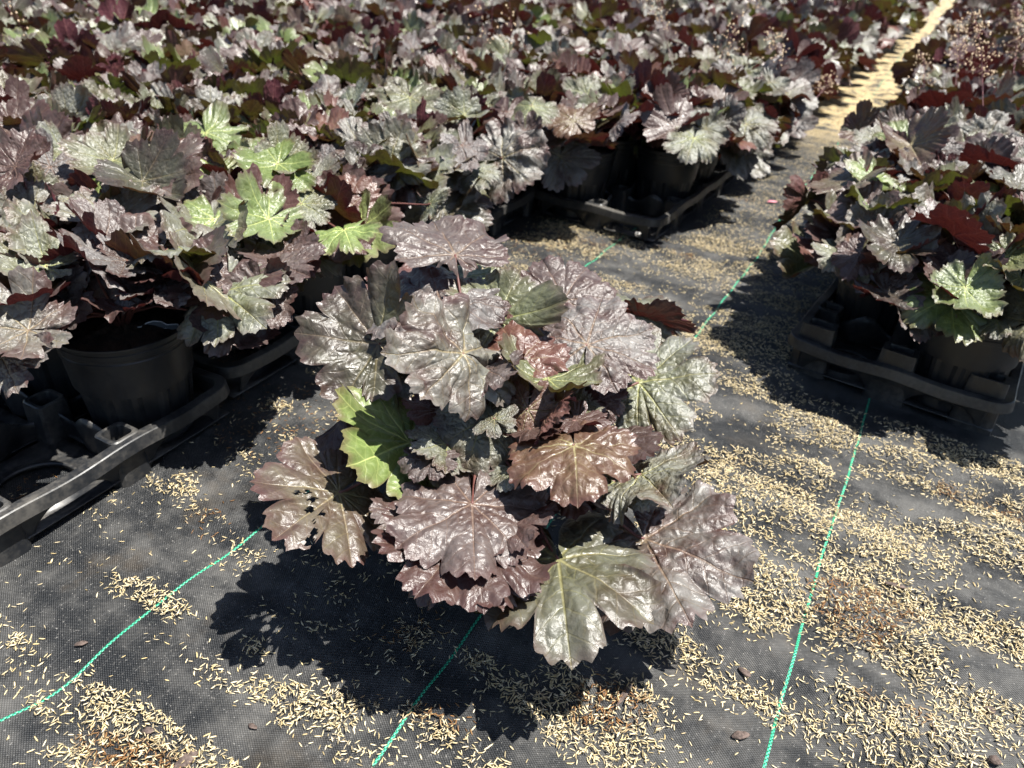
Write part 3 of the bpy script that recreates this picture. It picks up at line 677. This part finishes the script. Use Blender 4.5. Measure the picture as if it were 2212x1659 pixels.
LL(955, 660, .292, 930, 576, .080, near=0, h=0.50, tn='silver', bend=0.15, bendx=0.15, curl=0.12, lump=0.10, seed=15, wide=1.15, **HI)
LL(868, 632, .262, 800, 588, .058, near=0, h=0.45, tn='rust', seed=16, curl=0.2, **HI)
LL(1075, 690, .275, 1045, 594, .070, near=0, h=(0.1, -0.7, 0.7), tn='olive', fold=0.5, bend=0.3, curl=0.25, seed=17, wide=0.85, **HI)
LL(1112, 672, .260, 1140, 606, .055, near=0, h=0.5, tn='olive', seed=18, bend=0.2, **HI)
LL(1218, 648, .265, 1275, 580, .070, near=0, h=0.3, tn='brown', seed=19, bend=0.3, bendx=0.5, wide=1.1, **HI)
LL(1268, 744, .268, 1298, 640, .082, near=0, h=0.50, tn='silver', bend=0.30, bendx=0.40, curl=0.12, lump=0.08, seed=20, wide=1.12, **HI)
LL(1345, 682, .235, 1440, 640, .074, near=0, h=0.35, tn='pale', seed=21, bend=0.4, **HI)
LL(1385, 690, .228, 1508, 708, .066, near=0, h=(-0.9, -0.25, -0.3), tn='purple', seed=22, bend=0.2, wide=0.7, **HI)
LL(1380, 826, .215, 1560, 835, .088, near=1, h=(0.30, -0.45, 0.85), tn='pale', bend=0.30, bendx=0.15, curl=0.12, seed=23, wide=1.08, dep=0.34, **HI)
LL(1184, 820, .250, 1206, 736, .066, near=0, h=0.6, tn='olive', cup=0.35, bend=0.1, bendx=-0.3, seed=24, wide=1.1, **HI)
LL(1128, 776, .258, 1098, 694, .060, near=0, h=0.6, tn='rust', seed=25, lump=0.10, bend=0.2, **HI)
LL(1048, 800, .262, 1110, 812, .050, near=1, h=0.4, tn='brown', seed=26, **HI)
LL(822, 806, .215, 745, 848, .060, near=1, h=0.4, tn='pale', seed=27, bend=0.4, **HI)
LL(802, 872, .185, 664, 985, .085, near=1, h=(-0.5, -0.35, 0.75), tn='purple', fold=-0.75, bend=0.5, seed=28, wide=0.75, **HI)
LL(886, 956, .190, 745, 1006, .094, near=1, h=0.62, tn='lime', bend=0.20, bendx=0.10, curl=0.06, pleat=0.06, lump=0.04, seed=29, wide=1.02, dep=0.26, **HI)
LL(732, 1064, .172, 584, 1165, .090, near=1, h=0.62, tn='brown', bend=0.40, bendx=0.20, curl=0.08, seed=30, dep=0.32, lump=0.04, wide=0.95,
   holes=[(0.10, 0.33, 0.045), (0.02, 0.46, 0.04), (-0.10, 0.40, 0.035), (0.20, 0.30, 0.03), (0.26, 0.40, 0.03), (-0.22, 0.66, 0.04), (-0.27, 0.75, 0.05), (-0.12, 0.55, 0.02)], **HI)
LL(1020, 1088, .190, 1010, 1254, .086, near=1, h=0.85, tn='brown', bend=0.35, bendx=0.30, curl=0.10, lump=0.08, seed=31, wide=0.92, dep=0.22, **HI)
LL(1000, 1170, .165, 905, 1300, .082, near=1, h=0.45, tn='purple', bend=0.45, bendx=0.3, curl=0.12, seed=32, wide=1.1, **HI)
LL(1020, 1180, .158, 1045, 1328, .082, near=1, h=0.45, tn='purple', bend=0.5, seed=52, wide=0.95, **HI)
LL(925, 1110, .168, 822, 1185, .062, near=1, h=0.4, tn='brown', seed=53, **HI)
LL(1085, 1130, .168, 1155, 1175, .055, near=1, h=0.45, tn='purple', seed=54, **HI)
LL(1206, 1208, .138, 1236, 1448, .112, near=1, h=0.95, tn='moss', bend=0.40, bendx=0.30, curl=0.14, seed=33, wide=1.0, dep=0.32, curls=[.0, -.1, .12, -.1, .1, .30, -.1], lump=0.07, **HI)
LL(1392, 1164, .122, 1506, 1352, .112, near=1, h=0.75, tn='silver', bend=0.35, bendx=0.20, curl=0.08, seed=34, wide=1.05, dep=0.18, lump=0.09, **HI)
LL(1385, 1025, .180, 1462, 1095, .064, near=1, h=0.5, tn='pale', bend=0.3, seed=35, wide=1.1, **HI)
LL(1330, 1040, .165, 1322, 1120, .050, near=1, h=0.4, tn='pale', bend=0.3, seed=55, **HI)
LL(1330, 950, .185, 1412, 988, .058, near=1, h=0.3, tn='dark', bend=0.4, seed=36, **HI)
LL(1240, 962, .230, 1258, 1098, .070, near=1, h=0.50, tn='bronze', bend=0.35, bendx=0.35, curl=0.15, lump=0.12, seed=37, wide=1.08, **HI)
LL(1140, 885, .235, 1118, 1000, .052, near=1, h=0.5, tn='rust', fold=-0.25, seed=38, wide=0.8, **HI)
LL(1180, 905, .232, 1228, 900, .040, near=1, h=0.6, tn='rust', seed=39, lump=0.14, **HI)
LL(1042, 905, .225, 1012, 1032, .058, near=1, h=0.55, tn='pale', bend=0.3, seed=40, wide=0.95, **HI)
LL(1068, 905, .235, 1040, 884, .030, near=0, h=0.6, tn='pale', seed=41, k=8, nr=10)
LL(965, 962, .208, 892, 985, .045, near=1, h=0.5, tn='pale', seed=42, lump=0.12, **HI)
LL(1235, 1072, .160, 1235, 1125, .048, near=1, h=0.15, tn='dark', seed=43, bend=0.6, **HI)
LL(1275, 800, .205, 1325, 845, .052, near=1, h=0.3, tn='pale', seed=44, **HI)
LL(1105, 1010, .200, 1150, 1035, .034, near=1, h=0.4, tn='pale', seed=45, k=8, nr=10)
# shaded young leaves round the crown
r = np.random.default_rng(21)
for i in range(46):
    a = i * 2.399 + r.normal(0, .3); d = r.uniform(0.02, 0.145); zz = 0.170 + 0.085 * r.random() * (1 - 0.5 * d / 0.145); J = CC * [1, 1, 0] + [d * cos(a), d * sin(a), zz]
    pq = project(J)
    if any(b_[0] < pq[0] < b_[2] and b_[1] < pq[1] < b_[3] for b_ in ((690, 850, 925, 1080), (960, 880, 1100, 1040), (1300, 740, 1600, 960), (860, 1040, 1140, 1260), (1140, 930, 1345, 1100))): continue
    L = r.uniform(0.030, 0.052); ax = np.array([cos(a), sin(a), r.uniform(-0.5, 0.6)]); me = leaf_mesh(300 + i, k=12, nr=9, cup=r.uniform(-.1, .4), curl=0.25)
    Mx, z = frame(J, ax, unit(np.array([r.normal(0, .3), r.normal(0, .3), 1])), L); o = link("leaf", me, lone); o.matrix_world = Matrix.Translation(-lone.location) @ Mx
    o.color = tone(r.choice(['dark', 'purple', 'brown', 'rust', 'olive'], p=[.3, .25, .2, .1, .15]), r)
    b = MB(); b.tube(petiole_pts(CC, J, z, 7), list(np.linspace(0.002, 0.0013, 7)), 5); V = np.array(b.V); Mi = np.array(Mx.inverted()); link("petiole", mesh_from("petiole", V @ Mi[:3, :3].T + Mi[:3, 3], b.F, M_STEM), o)

# ------------------------------------------------------------------ the rows of potted plants
LIB_HI = []; LIB_LO = []
for i in range(22):
    rr_ = np.random.default_rng(900 + i)
    kw = dict(cup=rr_.choice([-0.1, 0.0, 0.1, 0.3, 0.5]), fold=rr_.choice([0, 0, 0, 0.3, -0.4, 0.6]), bend=rr_.uniform(-0.1, 0.8), bendx=rr_.uniform(-0.5, 0.7), curl=rr_.uniform(0.08, 0.32), lump=rr_.uniform(0.05, 0.13), wide=rr_.uniform(0.85, 1.15))
    LIB_HI.append(leaf_mesh(900 + i, k=13, nr=10, **kw)); LIB_LO.append(leaf_mesh(900 + i, k=8, nr=5, **kw))
TN_NAMES = ['silver', 'brown', 'pale', 'olive', 'purple', 'green', 'rust', 'shade_slate']
def flower_stalk(plant, C, top, r, nfl=60):
    b = MB(); P = [C + (top - C) * t + np.array([0.02 * sin(3 * t), 0.015 * sin(4 * t + 1), 0]) * t for t in np.linspace(0, 1, 9)]
    b.tube(P, list(np.linspace(0.0017, 0.0008, 9)), 5)
    s = link("flower_stalk", None, None) if False else None
    fl = MB()
    for i in range(nfl):
        t = r.uniform(0.62, 1.0); k = t * 8; i0 = min(7, int(k)); p = P[i0] + (P[i0 + 1] - P[i0]) * (k - i0)
        q = p + r.normal(0, 1, 3) * np.array([0.016, 0.016, 0.008]) * (1.3 - t) * 2.2
        b.tube([p, q], 0.0004, 3)
        a = 0.0023 * r.uniform(0.7, 1.3); fl.add([q + a * np.array(v) for v in ((0, 0, 1.3), (1, 0, 0), (0, 1, 0), (-1, 0, 0), (0, -1, 0), (0, 0, -1.3))], [(0, 1, 2), (0, 2, 3), (0, 3, 4), (0, 4, 1), (5, 2, 1), (5, 3, 2), (5, 4, 3), (5, 1, 4)])
    off = np.array(plant.location)
    st = mesh_from("flower_stalk", np.array(b.V) - off, b.F, M_FSTEM); o = link("flower_stalk", st, plant)
    link("florets", mesh_from("florets", np.array(fl.V) - off, fl.F, M_FLOWER), o, kind="stuff")

PLANTS = []
AVOID = [(125, 670, 455, 1000), (0, 850, 260, 1100), (585, 600, 700, 690), (455, 715, 620, 800), (1215, 315, 1440, 470), (1740, 640, 1950, 800), (1960, 745, 2212, 900), (700, 560, 850, 640)]
SHOWN = []
def potted(x, y, label, group, seed, nleaf, hi, pot=True, stems=True, mix=None, stalks=0, sz=1.0, zmul=1.0):
    r = np.random.default_rng(seed); t = thing("potted_plant", label, "plant", (x, y, 0.008), 0, group); loc = t.location.copy()
    C = np.array([x, y, 0.155])
    if pot:
        pb = link("pot", POT_BODY, t); link("rim", POT_RIM, pb); link("soil", POT_SOIL, t); pb.rotation_euler = (0, 0, r.uniform(0, 6))
    sb = MB(); lib = LIB_HI if hi else LIB_LO; ph0 = r.uniform(0, 6.28); hgt = r.uniform(0.92, 1.10) * zmul
    pm = mix if mix is not None else r.dirichlet(np.array([4.0, 4.0, 4.0, 4.6, 1.8, 2.4, 0.5, 2.2]) * 0.8)
    for kx in range(nleaf):
        a = kx / max(1, nleaf - 1); phi = ph0 + kx * 2.39996 + r.normal(0, .25)
        inc = radians(14 + 64 * a ** 0.85 + r.normal(0, 8)); pl = (0.105 + 0.055 * a + r.normal(0, 0.012)) * hgt
        d = np.array([cos(phi), sin(phi), 0.0]); J = C + pl * (sin(inc) * d + np.array([0, 0, cos(inc)]))
        el = radians(32 - 62 * a + r.normal(0, 20)); ax = cos(el) * unit(d + 0.5 * np.array([r.normal(), r.normal(), 0])) + np.array([0, 0, sin(el)])
        if hi and any(b_[0] < q_[0] < b_[2] and b_[1] < q_[1] < b_[3] for q_ in (project(J)[:2], project(J + ax * 0.055)[:2], project(J + ax * 0.03)[:2]) for b_ in AVOID): continue
        nh = unit(np.array([r.normal(0, 0.27), r.normal(0, 0.27), 1.0]) + 0.25 * d)
        L = (0.054 + 0.024 * min(1, a * 1.6) + r.normal(0, 0.009)) * sz
        Mx, z = frame(J, ax, nh, max(0.03, L), r.uniform(0.92, 1.1))
        o = link("leaf", lib[r.integers(len(lib))], t); o.matrix_world = Matrix.Translation(-loc) @ Mx
        o.color = tone(TN_NAMES[r.choice(8, p=pm)], r, 0.12)
        if stems: sb.tube(petiole_pts(C, J, z, 6), list(np.linspace(0.002, 0.0013, 6)), 4)
    if stems:
        link("stems", mesh_from("stems", np.array(sb.V) - np.array(loc), sb.F, M_STEM), t, kind="stuff")
    for i in range(stalks):
        flower_stalk(t, C, C + np.array([r.normal(0, .06), r.normal(0, .06), r.uniform(0.30, 0.42)]), r)
    PLANTS.append((t, C)); return t, C

tagged, CT = potted(*L1(1, 3), "silvery bronze plant in the black pot that holds a printed tag", None, 101, 30, True)
def visible(x, y, m=120):
    px, py, zc = project((x, y, 0.25)); return zc > 0.3 and -m < px < IW + m and -30 < py < IH + 150
spots = []       # x, y, zone
def add_cells(cell, zone, skip=()):
    for i in (0, 1):
        for k in range(4):
            if (i, k) not in skip: spots.append((*cell(i, k), zone, (i, k)))
add_cells(L1, 'L1', skip=((1, 2), (1, 3))); add_cells(L2, 'L2', skip=((1, 0),)); add_cells(F1, 'F1', skip=((1, 0),)); add_cells(R1, 'R1', skip=((0, 0),))
for c in AISLE: add_cells(c, 'far left')
for c in AISLER: add_cells(c, 'far right')
L3 = tray(1.305, -0.803, 0.0, "black plastic tray in the dark gap behind the jutting tray corner")
add_cells(L3, 'mid left')
def grid(u0, u1, v0, v1, zone):
    u = u0; row = 0
    while u < u1:
        st = 0.168 + 0.085 * float(sstep(1.5, 3.2, u)); v = v0 if v0 > -0.5 else v1 - 0.001; sg = 1 if v0 > -0.5 else -1
        while v0 - 0.001 <= v < v1:
            x, y = uv2xy(u + rng.normal(0, .010), v + rng.normal(0, .010)); spots.append((x, y, zone, None)); v += sg * st
        u += st
grid(2.06, 5.6, -1.06, -0.86, 'far left'); grid(-0.15, 5.6, -1.19 - 0.168 * 12, -1.18, 'mid left')
grid(5.0, 7.6, -1.06, -0.47, 'far left'); grid(1.28, 5.6, 0.40, 0.40 + 0.168 * 11, 'far right'); grid(3.95, 8.2, 0.10, 0.35, 'far right'); grid(5.6, 8.2, 0.40, 1.6, 'far right')
NEAR_LABELS = {
    ('L1', (0, 2)): "silver bronze plant behind the bare tray cell", ('L1', (0, 3)): "mixed green and bronze plant directly behind the tagged pot",
    ('L1', (1, 0)): "bronze plant at the open end of the tray with the bare cell", ('L1', (1, 1)): "bronze plant next to the bare tray cell, away from the tagged pot",
    ('L1', (0, 0)): "bronze plant in the back row at the open end of the nearest tray", ('L1', (0, 1)): "bronze plant in the back row of the nearest tray",
    ('L2', (1, 1)): "bronze plant in ribbed pot next to the husk-filled tray cell", ('L2', (0, 0)): "green and bronze plant behind the husk-filled tray cell",
    ('L2', (1, 2)): "dark silvery plant third along the tray with the husk-filled cell", ('L2', (1, 3)): "dark blistered plant at the aisle end of the tray with the husk-filled cell",
    ('F1', (0, 0)): "bronze plant whose sunlit black pot stands at the jutting tray corner", ('F1', (1, 1)): "pale green plant overhanging the jutting tray corner beside the aisle",
    ('R1', (1, 0)): "bronze plant in ribbed pot over the arched skirt of the shaded tray", ('R1', (0, 1)): "dull green plant behind the bare cell of the shaded tray",
    ('R1', (1, 1)): "bronze plant in the second row of the shaded tray", ('R1', (0, 2)): "plant leaning over the aisle from the third row of the shaded tray"}
cnt = 0
for si, (x, y, zone, cellid) in enumerate(spots):
    if not visible(x, y): continue
    px, py, zc = project((x, y, 0.27)); u, v = xy2uv(x, y); cnt += 1
    lab = NEAR_LABELS.get((zone, cellid)); grp = None
    if lab is None:
        right = v > -0.2
        if zone in ('L1', 'L2', 'F1', 'R1'): lab, grp = {'L1': ("back row plant in the tray with the bare cell", "plants of the near tray"), 'L2': ("back row plant in the tray with the husk-filled cell", "plants of the second tray"), 'F1': ("plant in the back rows of the tray jutting into the aisle", "plants of the jutting tray"), 'R1': ("plant in the back row of the shaded tray with tall posts", "plants of the shaded tray")}[zone]
        elif right: lab, grp = "red and silver leaved plant in the dense bed beyond the shaded tray", "plants in the bed behind the shaded tray"
        else: lab, grp = "silver and bronze leaved plant in the wide dense bed behind the front trays", "plants in the wide bed behind the front trays"
    edge = zone in ('L1', 'L2', 'F1', 'R1') or (cellid is not None) or v > -0.95 and v < 0.5
    hi = zc < 2.0; nl = 30 if zc < 1.5 else (26 if zc < 2.3 else 20)
    mixp = None
    if zone in ('far right',): mixp = np.random.default_rng(si).dirichlet(np.array([4, 4, 3.5, 2.4, 2.4, 0.9, 1.4, 2.0]))
    elif px < 1000 and u < 1.9: mixp = np.random.default_rng(si).dirichlet(np.array([3.2, 3.4, 4.0, 5.5, 1.6, 4.6, 0.4, 2.0]) * 0.8)
    elif u > 2.3: mixp = np.random.default_rng(si).dirichlet(np.array([5, 3.5, 4.5, 2.0, 2.6, 0.9, 1.0, 1.6]))
    st = 0
    if v > 0.1 and u > 1.6 and si % 3 == 0: st = 2
    elif v < -0.4 and u > 1.9 and si % 9 == 0: st = 1
    potted(x, y, lab, grp, 2000 + si, nl, hi, pot=edge and zc < 3.2, stems=zc < 1.9, mix=mixp, stalks=st, sz=1.06 + 0.24 * float(sstep(1.8, 2.8, zc)))
print("plants", cnt)

# ------------------------------------------------------------------ printed tag in the pot
def tag():
    c = at(338, 705, 0.165); tx = unit(np.array([CR[0], CR[1], 0.0])); tx = unit(tx * cos(0.30) + np.array([-tx[1], tx[0], 0]) * sin(0.30)); up = unit(np.array([-0.05, 0.45, 1.0]))
    up = unit(up - tx * (up @ tx)); nrm = np.cross(tx, up)
    t = thing("plant_tag", "black plant tag with white edge and lettering stuck in the pot", "tag", (c[0], c[1], c[2] - 0.012))
    Mx = Matrix(((tx[0], up[0], nrm[0], 0), (tx[1], up[1], nrm[1], 0), (tx[2], up[2], nrm[2], 0), (0, 0, 0, 1)))
    out = [(-0.026, -0.03), (0.026, -0.03), (0.026, 0.012), (0.012, 0.0125), (0.006, 0.017), (-0.004, 0.0185), (-0.012, 0.0165), (-0.018, 0.0125), (-0.026, 0.012)]
    b = MB(); n = len(out); b.add([(x, y, z) for z in (0, 0.0006) for x, y in out], [tuple(range(n))[::-1], tuple(range(n, 2 * n))] + [(i, (i + 1) % n, (i + 1) % n + n, i + n) for i in range(n)])
    o = link("card", b.mesh("card", M_TAG, False), t); o.matrix_local = Mx
    e = MB()
    for i in range(1, n):
        p, q = np.array(out[i]), np.array(out[(i + 1) % n]); d = unit(q - p); nn = np.array([-d[1], d[0]]) * 0.0011
        e.add([(*p, 0.0009), (*q, 0.0009), (*(q + nn), 0.0009), (*(p + nn), 0.0009)], [(0, 1, 2, 3)])
    o = link("white_edge", e.mesh("white_edge", M_PRINT, False), t); o.matrix_local = Mx
    for txt, y, s, m in (("MARTENS", 0.0035, 0.0062, M_PRINT), ("PLANTS", -0.0035, 0.0046, M_PRINT)):
        cu = bpy.data.curves.new("lettering", 'FONT'); cu.body = txt; cu.size = s; cu.align_x = 'CENTER'; cu.extrude = 0.0001; cu.materials.append(m)
        tmp = bpy.data.objects.new('tmp', cu); lm_ = bpy.data.meshes.new_from_object(tmp); bpy.data.objects.remove(tmp); o = link("lettering", lm_, t); o.matrix_local = Mx @ Matrix.Translation((-0.002, y, 0.0009))
    for x, m in ((0.0, M_BARK), (0.007, M_GOLD)):
        d = MB(); d.loft([[(x + rr2 * cos(a * pi / 8), -0.0095 + rr2 * sin(a * pi / 8), 0.0009 + zz) for a in range(16)] for rr2, zz in ((0.0028, 0), (0.0024, 0.0004))], True, False, True)
        o = link("printed_dot", d.mesh("printed_dot", m), t); o.matrix_local = Mx
tag()

# ------------------------------------------------------------------ the leaves that stand out along the front of the rows
for (jx, jy, z, tx, ty, L, near, h, tn, kw) in (
    (140, 543, .250, 8, 515, .088, 1, 0.62, 'pale', dict(wide=1.0, dep=.3, curl=.08)), (290, 565, .245, 210, 500, .075, 0, 0.6, 'brown', {}), (357, 609, .245, 384, 668, .066, 1, 0.65, 'silver', dict(dep=.42)),
    (481, 633, .235, 588, 700, .088, 1, 0.70, 'pale', dict(dep=.36, curl=.08)), (601, 573, .250, 668, 602, .062, 1, 0.5, 'brown', dict(bendx=.6)), (744, 496, .262, 772, 548, .060, 1, 0.62, 'lime', dict(dep=.4)),
    (96, 348, .275, 62, 238, .090, 0, (-0.2, -0.9, 0.3), 'dark', dict(wide=1.1)), (34, 450, .262, 45, 350, .075, 0, 0.6, 'silver', {}), (253, 427, .272, 222, 358, .072, 0, 0.6, 'brown', {}),
    (444, 287, .292, 470, 358, .078, 1, 0.65, 'green', dict(dep=.36)), (470, 385, .280, 388, 372, .060, 1, 0.6, 'lime', dict(dep=.12)), (855, 357, .270, 858, 455, .090, 1, 0.6, 'dark', dict(lump=.15, dep=.36)),
    (1085, 341, .265, 1190, 332, .085, 1, 0.6, 'silver', dict(lump=.15)), (782, 325, .285, 758, 250, .070, 0, 0.6, 'silver', {}), (5, 772, .205, 112, 760, .070, 1, 0.6, 'silver', {}),
    (1500, 298, .250, 1488, 358, .072, 1, 0.6, 'pale', dict(dep=.36)), (1612, 268, .245, 1655, 325, .080, 1, 0.5, 'pale', {}), (2054, 650, .205, 1950, 702, .082, 1, 0.55, 'green', {}),
    (2115, 618, .215, 2105, 685, .055, 1, 0.4, 'silver', dict(fold=-.5, lump=.12)), (2150, 690, .190, 2170, 735, .045, 1, 0.4, 'pale', dict(fold=-.4)), (1880, 560, .205, 1868, 618, .055, 1, 0.5, 'olive', {}),
    (1904, 478, .240, 1900, 435, .055, 0, 0.7, 'pale', dict(cup=.3, dep=.4)), (1951, 317, .290, 1925, 262, .070, 0, 0.6, 'green', {}), (2060, 560, .240, 2020, 520, .065, 0, 0.5, 'brown', {}), (420, 545, .255, 470, 500, .06, 0, .5, 'silver', {}),
    (560, 480, .262, 520, 440, .065, 0, .55, 'silver', {}), (650, 440, .270, 690, 400, .06, 0, .5, 'olive', {}), (330, 330, .285, 360, 290, .066, 0, .5, 'bronze', {}), (930, 440, .25, 975, 420, .05, 1, .5, 'pale', {}), (1020, 375, .25, 1085, 392, .055, 1, .3, 'pale', dict(bendx=.7)),
    (1240, 262, .27, 1200, 230, .065, 0, .5, 'bronze', {}), (1330, 270, .265, 1370, 262, .06, 1, .5, 'silver', {}), (2130, 300, .30, 2160, 240, .08, 0, .6, 'silver', dict(lump=.14))):
    J = at(jx, jy, z); t_, C_ = min(PLANTS, key=lambda p: (p[1][0] - J[0]) ** 2 + (p[1][1] - J[1]) ** 2)
    d_ = dict(k=15, nr=14); d_.update(kw); seen_leaf(t_, C_, jx, jy, z, tx, ty, L, near, h, tn, seed=int(jx * 3 + jy + 5000), **d_)

r = np.random.default_rng(77)
for (bx, by, bz, tx, ty, tz, nf) in ((2165, 330, .25, 2095, 25, .50, 150), (2080, 260, .25, 2060, 40, .45, 110), (2205, 250, .27, 2190, 15, .48, 120), (2010, 230, .25, 1985, 110, .36, 70), (1700, 190, .25, 1660, 60, .42, 50), (1730, 215, .24, 1790, 160, .28, 70), (1085, 165, .26, 1098, 2, .46, 20), (1030, 150, .26, 1035, 5, .44, 18), (80, 100, .27, 5, -10, .42, 12)):
    B = at(bx, by, bz); t_, C_ = min(PLANTS, key=lambda p: (p[1][0] - B[0]) ** 2 + (p[1][1] - B[1]) ** 2); T = at(tx, ty, tz)
    base = np.array([B[0], B[1], 0.17]); flower_stalk(t_, base, T, r, nf)

# ------------------------------------------------------------------ foliage hanging over the edges of the beds
r = np.random.default_rng(404)
for (n_, x0, x1, y0, y1, z0, z1, tones) in (
    (80, 1730, 2230, 270, 690, .300, .165, ['brown', 'silver', 'olive', 'pale', 'bronze', 'purple', 'shade_slate']),
    (44, -20, 690, 330, 640, .300, .215, ['brown', 'silver', 'olive', 'pale', 'green', 'purple', 'shade_slate']),
    (30, 700, 1190, 200, 400, .300, .235, ['brown', 'silver', 'shade_slate', 'pale', 'purple', 'olive']),
    (20, 1190, 1680, 150, 285, .300, .245, ['brown', 'silver', 'pale', 'purple', 'olive', 'pale'])):
    for i in range(n_):
        jx, jy = r.uniform(x0, x1), r.uniform(y0, y1); f_ = (jy - y0) / (y1 - y0)
        if x0 > 1700 and jx < 1740 + 110 * (1 - f_) + 90 * max(0, f_ - 0.5): continue
        z = z0 + (z1 - z0) * f_ + r.normal(0, .012); J = at(jx, jy, z); t_, C_ = min(PLANTS, key=lambda p: (p[1][0] - J[0]) ** 2 + (p[1][1] - J[1]) ** 2)
        if math.hypot(C_[0] - J[0], C_[1] - J[1]) > 0.22: continue
        zc_ = project(J)[2]; pxl = 0.062 * F / zc_; a_ = r.normal(pi / 2, 0.9); tx, ty = jx + pxl * cos(a_), jy + pxl * sin(a_) * 0.8
        if any(b_[0] < q_[0] < b_[2] and b_[1] < q_[1] < b_[3] for q_ in ((jx, jy), (tx, ty)) for b_ in AVOID): continue
        seen_leaf(t_, C_, jx, jy, z, tx, ty, r.uniform(.055, .082), 1, r.uniform(.3, .65), r.choice(tones), seed=7000 + i + int(x0), mesh=LIB_HI[r.integers(len(LIB_HI))])
